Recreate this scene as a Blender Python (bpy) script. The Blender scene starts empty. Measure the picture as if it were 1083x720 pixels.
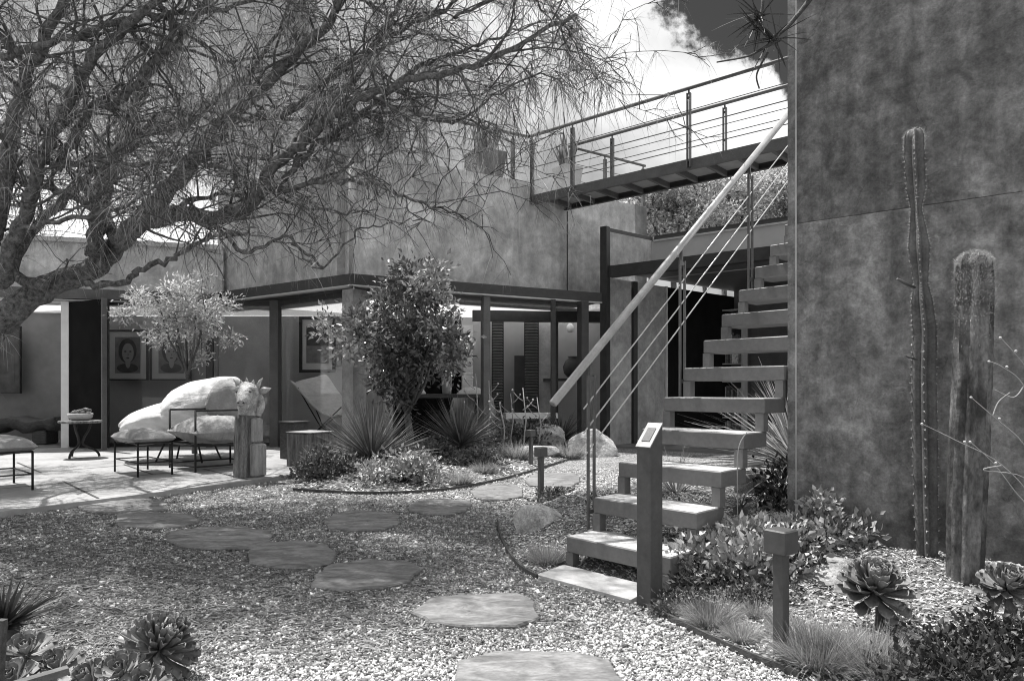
import bpy, math, random
import numpy as np
from mathutils import Vector

random.seed(11); RNG = np.random.default_rng(11)
SC = bpy.context.scene
COL = SC.collection
F, CX, HY, H = 720.0, 541.5, 411.0, 1.0        # lens in photo pixels, eye height 1 m, camera looks along +Y

def P(px, py, d): return np.array(((px-CX)/F*d, d, H-(py-HY)/F*d))
def G(px, py, z=0.0):
    d = (H-z)*F/(py-HY); return np.array(((px-CX)/F*d, d, z))
def ray2(px, p0, dr):
    """point of the plan line p0 + t*dr that stands at picture column px"""
    r = (px-CX)/F; t = (r*p0[1]-p0[0])/(dr[0]-r*dr[1])
    return np.array((p0[0]+t*dr[0], p0[1]+t*dr[1]))
def unit(v): v = np.asarray(v, float); return v/max(np.linalg.norm(v), 1e-9)
def zat(py, d): return H-(py-HY)/F*d

# ------------------------------------------------------------------ materials
def new_mat(name):
    m = bpy.data.materials.new(name); m.use_nodes = True
    nt = m.node_tree; nt.nodes.clear()
    out = nt.nodes.new('ShaderNodeOutputMaterial'); bs = nt.nodes.new('ShaderNodeBsdfPrincipled')
    nt.links.new(bs.outputs[0], out.inputs[0])
    return m, nt, bs
def ramp(nt, src, stops):
    r = nt.nodes.new('ShaderNodeValToRGB'); nt.links.new(src, r.inputs[0])
    e = r.color_ramp.elements
    e[0].position, e[0].color = stops[0][0], (stops[0][1],)*3+(1,)
    e[1].position, e[1].color = stops[-1][0], (stops[-1][1],)*3+(1,)
    for p, v in stops[1:-1]:
        q = e.new(p); q.color = (v,)*3+(1,)
    return r.outputs[0]
def mixc(nt, a, b, fac, mode='MIX'):
    m = nt.nodes.new('ShaderNodeMix'); m.data_type = 'RGBA'; m.blend_type = mode; m.clamp_result = False
    if isinstance(fac, (int, float)): m.inputs[0].default_value = fac
    else: nt.links.new(fac, m.inputs[0])
    for i, v in ((6, a), (7, b)):
        if isinstance(v, (int, float)): m.inputs[i].default_value = (v, v, v, 1)
        else: nt.links.new(v, m.inputs[i])
    return m.outputs[2]
def noise(nt, scale, detail=5, rough=.55, stretch=(1, 1, 1), dist=0.0):
    tc = nt.nodes.new('ShaderNodeNewGeometry'); mp = nt.nodes.new('ShaderNodeMapping')
    mp.inputs['Scale'].default_value = stretch
    nt.links.new(tc.outputs['Position'], mp.inputs[0])
    n = nt.nodes.new('ShaderNodeTexNoise'); n.inputs['Scale'].default_value = scale
    n.inputs['Detail'].default_value = detail; n.inputs['Roughness'].default_value = rough
    n.inputs['Distortion'].default_value = dist
    nt.links.new(mp.outputs[0], n.inputs['Vector'])
    return n.outputs[0]
def M(name, lo, hi, scale=6, rough=.7, bump=0.0, bscale=40, stretch=(1, 1, 1), rnd=0.0, spec=.3, metal=0.0, detail=5,
      fine=0.0, a=.32, b=.68, trans=0.0, dist=0.0):
    """plain surface: colour between lo and hi by a noise, optional per-piece variation from the 'rnd' attribute"""
    m, nt, bs = new_mat(name)
    c = ramp(nt, noise(nt, scale, detail, .6, stretch, dist), ((a, lo), (b, hi)))
    if fine: c = mixc(nt, c, ramp(nt, noise(nt, scale*9, 4, .65, stretch), ((.3, 1-fine), (.7, 1+fine))), 1.0, 'MULTIPLY')
    if rnd:
        at = nt.nodes.new('ShaderNodeAttribute'); at.attribute_name = 'rnd'
        c = mixc(nt, c, ramp(nt, at.outputs['Fac'], ((0, 1-rnd), (.65, 1.0), (1, 1+rnd*1.9))), 1.0, 'MULTIPLY')
    nt.links.new(c, bs.inputs['Base Color'])
    bs.inputs['Roughness'].default_value = rough; bs.inputs['Metallic'].default_value = metal
    bs.inputs['Specular IOR Level'].default_value = spec
    if bump:
        bp = nt.nodes.new('ShaderNodeBump'); bp.inputs['Strength'].default_value = bump; bp.inputs['Distance'].default_value = .02
        nt.links.new(noise(nt, bscale, 5, .6, stretch), bp.inputs['Height']); nt.links.new(bp.outputs[0], bs.inputs['Normal'])
    if trans:
        out = [n for n in nt.nodes if n.type == 'OUTPUT_MATERIAL'][0]
        tl = nt.nodes.new('ShaderNodeBsdfTranslucent'); nt.links.new(c, tl.inputs[0])
        mx = nt.nodes.new('ShaderNodeMixShader'); mx.inputs[0].default_value = trans
        nt.links.new(bs.outputs[0], mx.inputs[1]); nt.links.new(tl.outputs[0], mx.inputs[2]); nt.links.new(mx.outputs[0], out.inputs[0])
    return m

def stucco(name, lo, hi, s=1.0, seed=0.0, streak=.25, scratch=.12, con=.5, crack=False):
    """trowelled, weathered render: soft clouds, drips and fine scratches"""
    m, nt, bs = new_mat(name)
    big = noise(nt, .9*s, 7, .62, (1, 1, 1.25), .6); mid = noise(nt, 3.6*s, 8, .68, (1.0, 1.0, .8), .3)
    drip = noise(nt, 2.2*s, 6, .6, (3.6, 3.6, .22)); tro = noise(nt, 9*s, 8, .72, (1.0, 1.0, 1.0), .25); fin = noise(nt, 70, 3, .7)
    c = ramp(nt, big, ((.32, lo), (.5, (lo+hi)/2), (.68, hi)))
    c = mixc(nt, c, ramp(nt, mid, ((.36, 1-con*.9), (.5, 1.0), (.64, 1+con*1.1))), 1.0, 'MULTIPLY')
    c = mixc(nt, c, ramp(nt, drip, ((.3, 1-streak), (.7, 1+streak))), 1.0, 'MULTIPLY')
    c = mixc(nt, c, ramp(nt, tro, ((.36, 1-scratch*2.6), (.64, 1+scratch*2.6))), 1.0, 'MULTIPLY')
    scr = noise(nt, 16*s, 6, .75, (.6, .6, 1.5), .5)
    c = mixc(nt, c, ramp(nt, scr, ((.60, 1.0), (.70, 1+scratch*3.5))), 1.0, 'MULTIPLY')
    c = mixc(nt, c, ramp(nt, fin, ((.3, 1-scratch*1.4), (.7, 1+scratch*1.4))), 1.0, 'MULTIPLY')
    if crack:
        geo = nt.nodes.new('ShaderNodeNewGeometry'); dn = nt.nodes.new('ShaderNodeTexNoise'); dn.inputs['Scale'].default_value = 2.3; dn.inputs['Detail'].default_value = 7
        nt.links.new(geo.outputs['Position'], dn.inputs['Vector'])
        va = nt.nodes.new('ShaderNodeVectorMath'); va.operation = 'MULTIPLY_ADD'; va.inputs[1].default_value = (.55, .55, .55)
        nt.links.new(dn.outputs['Color'], va.inputs[0]); nt.links.new(geo.outputs['Position'], va.inputs[2])
        vo = nt.nodes.new('ShaderNodeTexVoronoi'); vo.feature = 'DISTANCE_TO_EDGE'; vo.inputs['Scale'].default_value = 1.15; nt.links.new(va.outputs[0], vo.inputs['Vector'])
        line = ramp(nt, vo.outputs['Distance'], ((0, 1.0), (.0035, 0.0)))
        gate = ramp(nt, noise(nt, 1.7, 3), ((.50, 0.0), (.58, .55)))
        c = mixc(nt, c, mixc(nt, c, .35, 1.0, 'MULTIPLY'), mixc(nt, line, gate, 1.0, 'MULTIPLY'))
        sx = nt.nodes.new('ShaderNodeSeparateXYZ'); nt.links.new(geo.outputs['Position'], sx.inputs[0])
        ad = nt.nodes.new('ShaderNodeMath'); ad.operation = 'MULTIPLY_ADD'; ad.inputs[1].default_value = -.55; nt.links.new(noise(nt, 5, 6, .6), ad.inputs[0]); nt.links.new(sx.outputs[2], ad.inputs[2])
        c = mixc(nt, c, ramp(nt, ad.outputs[0], ((.05, .62), (.16, 1.0))), 1.0, 'MULTIPLY')
    nt.links.new(c, bs.inputs['Base Color']); bs.inputs['Roughness'].default_value = .78; bs.inputs['Specular IOR Level'].default_value = .25
    bp = nt.nodes.new('ShaderNodeBump'); bp.inputs['Strength'].default_value = .25; bp.inputs['Distance'].default_value = .01
    nt.links.new(mixc(nt, mid, fin, .4), bp.inputs['Height']); nt.links.new(bp.outputs[0], bs.inputs['Normal'])
    return m

def glass_mat():
    m = bpy.data.materials.new('window_glass'); m.use_nodes = True; nt = m.node_tree; nt.nodes.clear()
    out = nt.nodes.new('ShaderNodeOutputMaterial'); tr = nt.nodes.new('ShaderNodeBsdfTransparent'); gl = nt.nodes.new('ShaderNodeBsdfGlossy')
    tr.inputs[0].default_value = (.9, .9, .9, 1); gl.inputs['Roughness'].default_value = .02
    fr = nt.nodes.new('ShaderNodeLayerWeight'); fr.inputs[0].default_value = .5
    pw = nt.nodes.new('ShaderNodeMath'); pw.operation = 'POWER'; pw.inputs[1].default_value = 5; nt.links.new(fr.outputs['Facing'], pw.inputs[0])
    mth = nt.nodes.new('ShaderNodeMath'); mth.operation = 'MULTIPLY_ADD'; mth.inputs[1].default_value = .9; mth.inputs[2].default_value = .035
    nt.links.new(pw.outputs[0], mth.inputs[0])
    mx = nt.nodes.new('ShaderNodeMixShader'); nt.links.new(mth.outputs[0], mx.inputs[0])
    nt.links.new(tr.outputs[0], mx.inputs[1]); nt.links.new(gl.outputs[0], mx.inputs[2]); nt.links.new(mx.outputs[0], out.inputs[0])
    return m

def light_panel_mat():
    """translucent ceiling panel, added to light the rooms"""
    m = bpy.data.materials.new('added_translucent_panel'); m.use_nodes = True; nt = m.node_tree; nt.nodes.clear()
    out = nt.nodes.new('ShaderNodeOutputMaterial'); tl = nt.nodes.new('ShaderNodeBsdfTranslucent'); tl.inputs[0].default_value = (.6, .6, .6, 1)
    df = nt.nodes.new('ShaderNodeBsdfDiffuse'); df.inputs[0].default_value = (.2, .2, .2, 1); ad = nt.nodes.new('ShaderNodeAddShader')
    nt.links.new(tl.outputs[0], ad.inputs[0]); nt.links.new(df.outputs[0], ad.inputs[1]); nt.links.new(ad.outputs[0], out.inputs[0]); return m
MT = dict(
    tower_low=stucco('tower_stucco_lower', .15, .26, 1.3, con=.38, scratch=.14, crack=True), tower_up=stucco('tower_stucco_upper', .115, .21, 1.35, con=.42, scratch=.14, crack=True),
    house=stucco('house_stucco', .36, .56, .8, streak=.16, scratch=.06, con=.28), panel=stucco('panel_stucco', .27, .42, 1.2, streak=.1, scratch=.05, con=.2),
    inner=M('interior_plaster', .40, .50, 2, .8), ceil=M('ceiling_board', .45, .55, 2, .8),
    dark=M('dark_steel', .028, .045, 8, .5, .1, 60, spec=.4), steel=M('grey_painted_steel', .085, .125, 5, .5, .06, 90, spec=.4, fine=.12),
    step=M('step_painted_steel', .13, .17, 4, .5, .05, 110, spec=.35, fine=.12), lit_tread=M('sunlit_tread_tone', .5, .66, 5, .6, .15, 120, spec=.4, fine=.22), newel=M('newel_painted_steel', .06, .09, 4, .5, .06, 90, spec=.4, fine=.15),  # tread tops get a paler tone that carries their sunlit brightness
    pipe=M('galvanised_pipe', .36, .5, 10, .38, .03, 80, metal=.55, spec=.5, fine=.1), cable=M('steel_cable', .45, .6, 30, .35, metal=.5, spec=.5),
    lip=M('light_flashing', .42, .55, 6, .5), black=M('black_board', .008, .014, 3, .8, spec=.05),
    conc=M('concrete_slab', .36, .52, 2.2, .8, .15, 60, fine=.15), patio=M('patio_concrete', .24, .37, 1.6, .8, .12, 70, fine=.14),
    joint=M('joint_filler', .05, .09, 20, .9), flag=M('flagstone_slate', .10, .27, 4.0, .75, .6, 14, (1, 2.2, 1), fine=.25, dist=1.4),
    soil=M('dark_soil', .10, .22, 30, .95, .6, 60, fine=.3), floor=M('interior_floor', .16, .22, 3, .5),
    bark=M('grey_bark', .04, .22, 30, .9, 1.0, 34, (1, 1, 1), fine=.5, dist=.2), twig=M('twig_bark', .045, .14, 14, .9),
    needle=M('needle_foliage', .24, .46, 2, .55, rnd=.6, spec=.35, trans=.25), leaf=M('glossy_leaf', .14, .32, 5, .3, rnd=.85, spec=.7, trans=.12),
    olive=M('olive_leaf', .38, .58, 5, .5, rnd=.5, spec=.4, trans=.3), jade=M('jade_leaf', .28, .50, 8, .4, rnd=.5, spec=.5),
    hill=M('hill_foliage', .30, .48, 1.5, .7, rnd=.6, trans=.25), grass=M('fescue_grass', .24, .42, 8, .6, rnd=.5, trans=.3),
    drygrass=M('dry_grass', .26, .42, 8, .6, rnd=.45, trans=.3), yucca=M('yucca_leaf', .10, .22, 6, .5, rnd=.5, spec=.45, trans=.08),
    aeon=M('rosette_leaf', .17, .32, 9, .5, rnd=.4, spec=.25, fine=.15), eche=M('pale_succulent_leaf', .13, .28, 9, .5, rnd=.4, spec=.35, fine=.1),
    cover=M('ground_cover_leaf', .07, .17, 9, .55, rnd=.6, spec=.35, trans=.1), darkleaf=M('dark_shrub_leaf', .03, .08, 9, .5, rnd=.6, spec=.4, trans=.1),
    rock=M('pale_boulder', .26, .62, 9, .85, .9, 26, fine=.4), rockd=M('grey_boulder', .15, .42, 9, .85, .9, 26, fine=.4),
    cactus=M('cactus_skin', .07, .16, 9, .55, .2, 50, fine=.3), corky=M('corky_cactus_skin', .07, .26, 8, .75, .4, 50, (1, 1, .55), rnd=.2, fine=.4, a=.42, b=.62),
    spine=M('cactus_spine', .5, .7, 20, .6), wood=M('weathered_wood', .06, .30, 6, .85, 1.0, 26, (5, 5, .4), fine=.5), woodpale=M('pale_wood', .22, .40, 7, .8, .5, 30, (4, 4, .5), fine=.2),
    wooddark=M('dark_timber', .045, .10, 8, .7, .4, 30, (1, 5, 5), fine=.2), bone=M('bleached_carving', .26, .66, 13, .8, .8, 40, fine=.35),
    linen=M('white_canvas', .56, .76, 6, .85, .8, 9, (1, 1, 2.4)), linen2=M('grey_linen', .24, .36, 7, .9, .9, 14, fine=.1),
    iron=M('black_iron', .015, .03, 10, .5), frame=M('black_picture_frame', .02, .035, 8, .4), mount=M('white_mount_board', .55, .62, 3, .8),
    ink=M('print_dark', .05, .10, 6, .7), inkmid=M('print_mid_grey', .16, .26, 9, .7), inkskin=M('print_light_grey', .30, .36, 7, .7),
    pot=M('glazed_planter', .35, .5, 4, .6, fine=.1), potd=M('dark_planter', .11, .2, 4, .7, fine=.1), white=M('white_glaze', .7, .8, 5, .4),
    louvre=M('shutter_paint', .04, .06, 8, .5), book=M('book_spines', .15, .6, 30, .7, rnd=.8), flower=M('dry_flower_head', .4, .6, 20, .8), stalk=M('dry_stalk', .26, .42, 12, .8),
    added_light_panel=light_panel_mat(), glass=glass_mat(), plaque=M('brushed_plaque', .26, .38, 20, .5, metal=.2), board=M('deck_soffit', .34, .44, 5, .7), plank=M('plank_edge', .07, .14, 9, .7, .2, 30, (1, 4, 4)),
)
def attr_mat(name, stops, rough=.85, mod=None, spec=.25):
    m, nt, bs = new_mat(name)
    at = nt.nodes.new('ShaderNodeAttribute'); at.attribute_name = 'rnd'
    c = ramp(nt, at.outputs['Fac'], stops)
    if mod: c = mixc(nt, c, ramp(nt, noise(nt, mod[0], 4), ((.35, mod[1]), (.65, mod[2]))), 1.0, 'MULTIPLY')
    c = mixc(nt, c, ramp(nt, noise(nt, 160, 2), ((.3, .8), (.7, 1.15))), 1.0, 'MULTIPLY')
    nt.links.new(c, bs.inputs['Base Color']); bs.inputs['Roughness'].default_value = rough; bs.inputs['Specular IOR Level'].default_value = spec
    return m
MT['pebble'] = attr_mat('gravel_chips', ((0, .09), (.3, .28), (.65, .52), (1, .84)), mod=(1.1, .8, 1.1))
MT['litter'] = attr_mat('leaf_litter', ((0, .06), (.5, .14), (1, .34)))
MT['mulch'] = attr_mat('wood_chip_mulch', ((0, .06), (.4, .36), (1, .84)))
def ground_mat():
    m, nt, bs = new_mat('gravel_ground')
    geo = nt.nodes.new('ShaderNodeNewGeometry')
    v = nt.nodes.new('ShaderNodeTexVoronoi'); v.inputs['Scale'].default_value = 62; nt.links.new(geo.outputs['Position'], v.inputs['Vector'])
    bw = nt.nodes.new('ShaderNodeRGBToBW'); nt.links.new(v.outputs['Color'], bw.inputs[0])
    c = ramp(nt, bw.outputs[0], ((.15, .09), (.5, .36), (.85, .66)))
    c = mixc(nt, c, ramp(nt, v.outputs['Distance'], ((.2, 1.0), (.75, .35))), 1.0, 'MULTIPLY')
    c = mixc(nt, c, ramp(nt, noise(nt, 1.2, 6), ((.35, .72), (.65, 1.1))), 1.0, 'MULTIPLY')
    nt.links.new(c, bs.inputs['Base Color']); bs.inputs['Roughness'].default_value = .9
    bp = nt.nodes.new('ShaderNodeBump'); bp.inputs['Strength'].default_value = .7; bp.inputs['Distance'].default_value = .008; bp.invert = True
    nt.links.new(v.outputs['Distance'], bp.inputs['Height']); nt.links.new(bp.outputs[0], bs.inputs['Normal'])
    return m
MT['ground'] = ground_mat()

# ------------------------------------------------------------------ mesh helpers
class MB:
    def __init__(s): s.v = []; s.f = []
    def add(s, vs, fs):
        o = len(s.v); s.v += [tuple(map(float, p)) for p in vs]; s.f += [tuple(i+o for i in f) for f in fs]; return s
    def box(s, c, sx, sy, sz, ax=None, bev=0.0):
        """box centred at c; ax = plan direction of its local x"""
        ax = unit(ax) if ax is not None else np.array((1., 0.)); ay = np.array((-ax[1], ax[0]))
        hx, hy, hz = sx/2, sy/2, sz/2
        if bev <= 0:
            pts = [(x*hx, y*hy, z*hz) for z in (-1, 1) for x, y in ((-1, -1), (1, -1), (1, 1), (-1, 1))]
            fs = [(3, 2, 1, 0), (4, 5, 6, 7)]+[(i, (i+1) % 4, 4+(i+1) % 4, 4+i) for i in range(4)]
        else:
            b = min(bev, hx*.9, hy*.9, hz*.9); pts = []
            def ring(x, y, c_, z): return [(-x+c_, -y, z), (x-c_, -y, z), (x, -y+c_, z), (x, y-c_, z), (x-c_, y, z), (-x+c_, y, z), (-x, y-c_, z), (-x, -y+c_, z)]
            for x, y, z in ((hx-b, hy-b, -hz), (hx, hy, -hz+b), (hx, hy, hz-b), (hx-b, hy-b, hz)): pts += ring(x, y, b*.6, z)
            fs = [tuple(reversed(range(8))), tuple(range(24, 32))]
            for k in range(3): fs += [(k*8+i, k*8+(i+1) % 8, k*8+8+(i+1) % 8, k*8+8+i) for i in range(8)]
        return s.add([(c[0]+p[0]*ax[0]+p[1]*ay[0], c[1]+p[0]*ax[1]+p[1]*ay[1], c[2]+p[2]) for p in pts], fs)
    def wall(s, a, b, z0, z1, t, side=1):
        """upright slab from plan point a to b; thickness t laid to the left (side=1) or right of a->b"""
        a, b = np.array(a[:2], float), np.array(b[:2], float); u = unit(b-a); n = np.array((-u[1], u[0]))*side
        m = (a+b)/2+n*t/2
        return s.box((m[0], m[1], (z0+z1)/2), np.linalg.norm(b-a), t, z1-z0, u)
    def prism(s, pts, z0, z1):
        n = len(pts); a = sum(pts[i][0]*pts[(i+1) % n][1]-pts[(i+1) % n][0]*pts[i][1] for i in range(n))
        if a < 0: pts = pts[::-1]
        vs = [(p[0], p[1], z0) for p in pts]+[(p[0], p[1], z1) for p in pts]
        return s.add(vs, [tuple(reversed(range(n))), tuple(range(n, 2*n))]+[(i, (i+1) % n, n+(i+1) % n, n+i) for i in range(n)])
    def beam(s, a, b, w, h):
        """rectangular bar between two points in space"""
        a, b = np.array(a, float), np.array(b, float); d = unit(b-a)
        up = np.array((0, 0, 1.)) if abs(d[2]) < .95 else np.array((1., 0, 0))
        x = unit(np.cross(d, up)); y = np.cross(x, d)
        vs = [p+x*i*w/2+y*j*h/2 for p in (a, b) for i, j in ((-1, -1), (1, -1), (1, 1), (-1, 1))]
        return s.add(vs, [(0, 1, 2, 3), (7, 6, 5, 4)]+[(i, 4+i, 4+(i+1) % 4, (i+1) % 4) for i in range(4)])
    def tube(s, pts, rad, n=8, cap=True):
        pts = np.array(pts, float); m = len(pts)
        rad = np.full(m, rad) if np.isscalar(rad) else np.array(rad, float)
        tg = np.gradient(pts, axis=0); ref = np.array((.13, .27, 1.)) if abs(unit(tg[0])[2]) < .9 else np.array((1., .2, .1))
        vs = []; x = None
        for i in range(m):
            t = unit(tg[i]); x = unit(np.cross(t, ref)) if x is None else unit(x-t*np.dot(x, t)); y = np.cross(t, x)
            for k in range(n):
                a = 2*math.pi*k/n; vs.append(pts[i]+rad[i]*(math.cos(a)*x+math.sin(a)*y))
        fs = [(i*n+k, i*n+(k+1) % n, (i+1)*n+(k+1) % n, (i+1)*n+k) for i in range(m-1) for k in range(n)]
        if cap: fs += [tuple(reversed(range(n))), tuple(range((m-1)*n, m*n))]
        return s.add(vs, fs)
    def lathe(s, c, prof, n=20):
        vs = [(c[0]+r*math.cos(2*math.pi*k/n), c[1]+r*math.sin(2*math.pi*k/n), c[2]+z) for r, z in prof for k in range(n)]
        m = len(prof)
        fs = [(i*n+k, i*n+(k+1) % n, (i+1)*n+(k+1) % n, (i+1)*n+k) for i in range(m-1) for k in range(n)]
        fs += [tuple(reversed(range(n))), tuple(range((m-1)*n, m*n))]
        return s.add(vs, fs)
    def build(s, name, mat, parent=None, smooth=False, loc=None):
        o3 = np.array(parent_loc(parent) if loc is None else loc)
        me = bpy.data.meshes.new(name); me.from_pydata([tuple(np.array(p)-o3) for p in s.v], [], s.f); me.materials.append(MT[mat]); me.update()
        if smooth:
            me.polygons.foreach_set('use_smooth', [True]*len(me.polygons))
        return link(name, me, parent, o3 if parent is None else None)
def parent_loc(p):
    l = np.zeros(3)
    while p is not None: l = l+np.array(p.location); p = p.parent
    return l
def link(name, me, parent, loc=None):
    o = bpy.data.objects.new(name, me); COL.objects.link(o); o.parent = parent
    if loc is not None: o.location = tuple(map(float, loc))
    return o
def npmesh(name, V, Fc, mat, parent=None, rnd=None, smooth=False, loc=None):
    """one mesh from numpy arrays; Fc is (n,3) or (n,4); rnd one value per vertex"""
    o3 = parent_loc(parent) if loc is None else np.array(loc, float)
    V = (np.asarray(V, float).reshape(-1, 3)-o3).astype(np.float32); Fc = np.asarray(Fc, np.int32); n, k = Fc.shape
    me = bpy.data.meshes.new(name)
    me.vertices.add(len(V)); me.vertices.foreach_set('co', V.ravel())
    me.loops.add(n*k); me.loops.foreach_set('vertex_index', Fc.ravel())
    me.polygons.add(n); me.polygons.foreach_set('loop_start', np.arange(0, n*k, k, dtype=np.int32))
    if smooth: me.polygons.foreach_set('use_smooth', np.ones(n, bool))
    if rnd is not None:
        at = me.attributes.new('rnd', 'FLOAT', 'POINT'); at.data.foreach_set('value', np.asarray(rnd, np.float32))
    me.materials.append(MT[mat]); me.update(calc_edges=True)
    return link(name, me, parent, o3 if parent is None else None)
def frames(d, ref=None):
    d = d/np.linalg.norm(d, axis=1, keepdims=True)
    ref = RNG.normal(size=d.shape) if ref is None else ref
    x = np.cross(d, ref); x /= np.linalg.norm(x, axis=1, keepdims=True)+1e-9
    return np.stack((x, d, np.cross(x, d)), 1)
def inst(tv, tf, pos, fr, sc):
    """place a template at every pos; fr (n,3,3) rows are the local axes, sc (n,) or (n,3)"""
    tv = np.asarray(tv, float); tf = np.asarray(tf); sc = np.asarray(sc, float)
    if sc.ndim == 1: sc = sc[:, None]*np.ones(3)
    V = np.einsum('nvi,nij->nvj', tv[None]*sc[:, None, :], fr)+pos[:, None, :]
    Fc = tf[None]+(np.arange(len(pos))*len(tv))[:, None, None]
    return V.reshape(-1, 3), Fc.reshape(-1, tf.shape[1])
def per(n, k, lo=0, hi=1): return np.repeat(RNG.uniform(lo, hi, n), k)
def blades(base, dirs, L, W, droop, seg=3, fold=0.0, taper=1.0, side=None):
    n = len(base); dirs = dirs/np.linalg.norm(dirs, axis=1, keepdims=True)
    side = np.cross(dirs, np.array((0, 0, 1.))+RNG.normal(0, .35, (n, 3))) if side is None else side
    side /= np.linalg.norm(side, axis=1, keepdims=True)+1e-9
    L = np.broadcast_to(L, n); W = np.broadcast_to(W, n); droop = np.broadcast_to(droop, n); rows = []
    for k in range(seg+1):
        t = k/seg; c = base+dirs*(L*t)[:, None]+np.array((0, 0, -1.))*(droop*L*t*t)[:, None]
        w = (W*.5*(1-t**taper*.92))[:, None]; rows += [c-side*w, c+side*w]
    V = np.stack(rows, 1); per_ = 2*(seg+1)
    q = np.array([(2*k, 2*k+1, 2*k+3, 2*k+2) for k in range(seg)])
    Fc = q[None]+(np.arange(n)*per_)[:, None, None]
    return V.reshape(-1, 3), Fc.reshape(-1, 4), per_
LEAF_V = np.array(((0, 0, 0), (-.5, .45, .14), (0, .5, 0), (.5, .45, .14), (0, 1, -.1))); LEAF_F = np.array(((0, 2, 1), (0, 3, 2), (1, 2, 4), (2, 3, 4)))
def joinnp(parts):
    V, Fc, R, o = [], [], [], 0
    for v, f, r in parts:
        V.append(v); Fc.append(f+o); R.append(r); o += len(v)
    return np.concatenate(V), np.concatenate(Fc), np.concatenate(R)
def inpoly(x, y, poly):
    p = np.array(poly)[:, :2]; ins = np.zeros(len(x), bool); j = len(p)-1
    for i in range(len(p)):
        xi, yi, xj, yj = p[i, 0], p[i, 1], p[j, 0], p[j, 1]
        ins ^= ((yi > y) != (yj > y)) & (x < (xj-xi)*(y-yi)/(yj-yi+1e-12)+xi); j = i
    return ins

def tag(o, label=None, cat=None, group=None, kind=None):
    if label: o['label'] = label
    if cat: o['category'] = cat
    if group: o['group'] = group
    if kind: o['kind'] = kind
    return o
def thing(name, loc, label, cat, group=None):
    o = bpy.data.objects.new(name, None); COL.objects.link(o); o.location = tuple(map(float, loc)); o.empty_display_size = .1
    return tag(o, label, cat, group)
def copy_tree(o, parent=None):
    c = o.copy(); COL.objects.link(c); c.parent = parent
    for ch in list(o.children): copy_tree(ch, c)
    return c

# ------------------------------------------------------------------ setting: ground, patio, beds
tag(MB().add([(-150, -60, 0), (150, -60, 0), (150, 240, 0), (-150, 240, 0)], [(0, 1, 2, 3)]).build('ground', 'ground'), kind='structure')
bpy.data.objects['ground']['kind'] = 'structure'

PZ = .05
patio_edge = [G(-330, 580, PZ), G(0, 541, PZ), G(200, 516, PZ), G(306, 502, PZ), G(362, 487, PZ)]
patio = [tuple(p[:2]) for p in patio_edge]+[(-2.2, 10.3), (-3.6, 11.6), (-7.0, 11.6), (-13, 9.5)]
tag(MB().prism(patio, -.05, PZ).build('patio', 'patio'), kind='structure')
jm = MB()
def joint(a, b, w=.022):
    a, b = np.array(a[:2]), np.array(b[:2]); u = unit(b-a); n = np.array((-u[1], u[0]))*w/2
    jm.add([(*(a-n), PZ+.004), (*(b-n), PZ+.004), (*(b+n), PZ+.004), (*(a+n), PZ+.004)], [(0, 1, 2, 3)])
for a, b in (((0, 503), (300, 478)), ((0, 517), (250, 493)), ((67, 509), (104, 527)), ((18, 489), (44, 500)), ((131, 491), (161, 501.5)), ((-120, 518), (0, 503)), ((-140, 535), (0, 517)), ((215, 496), (262, 507))):
    joint(G(*a, PZ), G(*b, PZ))
tag(jm.build('patio_joints', 'joint'), kind='structure')

RBED = [G(*p)[:2] for p in ((526, 556), (533, 578), (549, 600), (566, 611), (596, 600.5), (705, 628), (702, 650), (760, 684), (846, 719), (905, 760))]
RBED = [tuple(p) for p in RBED]+[(1.2, 1.55), (3.2, 1.2), (4.4, 2.0), (3.9, 3.4), (2.4, 4.7), (2.8, 5.4), (1.9, 6.4), (.9, 6.6), (.45, 6.3), (.2, 5.7)]
LBED = [tuple(G(*p)[:2]) for p in ((300, 500), (318, 517), (390, 523), (470, 518), (530, 508), (575, 495), (620, 482))]+[(1.3, 11.2), (.4, 11.7), (-1.2, 11.2), (-2.3, 10.2), (-2.5, 8.9)]
def dist_edge(x, y, poly):
    p = np.array(poly); q = np.roll(p, -1, 0); best = np.full(x.shape, 9.)
    for a, b in zip(p, q):
        ab = b-a; t = np.clip(((x-a[0])*ab[0]+(y-a[1])*ab[1])/(ab@ab+1e-9), 0, 1)
        best = np.minimum(best, np.hypot(x-a[0]-t*ab[0], y-a[1]-t*ab[1]))
    return best
WN = np.array((-.615, -.788)); WD = np.array((.788, -.615)); W0 = np.array((1.987, 3.73))
def rbed_z(x, y):
    e = np.clip(dist_edge(x, y, RBED)/.35, 0, 1); w = (x-W0[0])*WN[0]+(y-W0[1])*WN[1]
    return e*(.03+.11*np.clip(1-w/1.3, 0, 1))+.012*np.sin(x*9+1.3)*np.sin(y*8)*e
def lbed_z(x, y):
    e = np.clip(dist_edge(x, y, LBED)/.5, 0, 1); return e*(.08+.02*np.sin(x*5)*np.cos(y*4))
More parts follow.
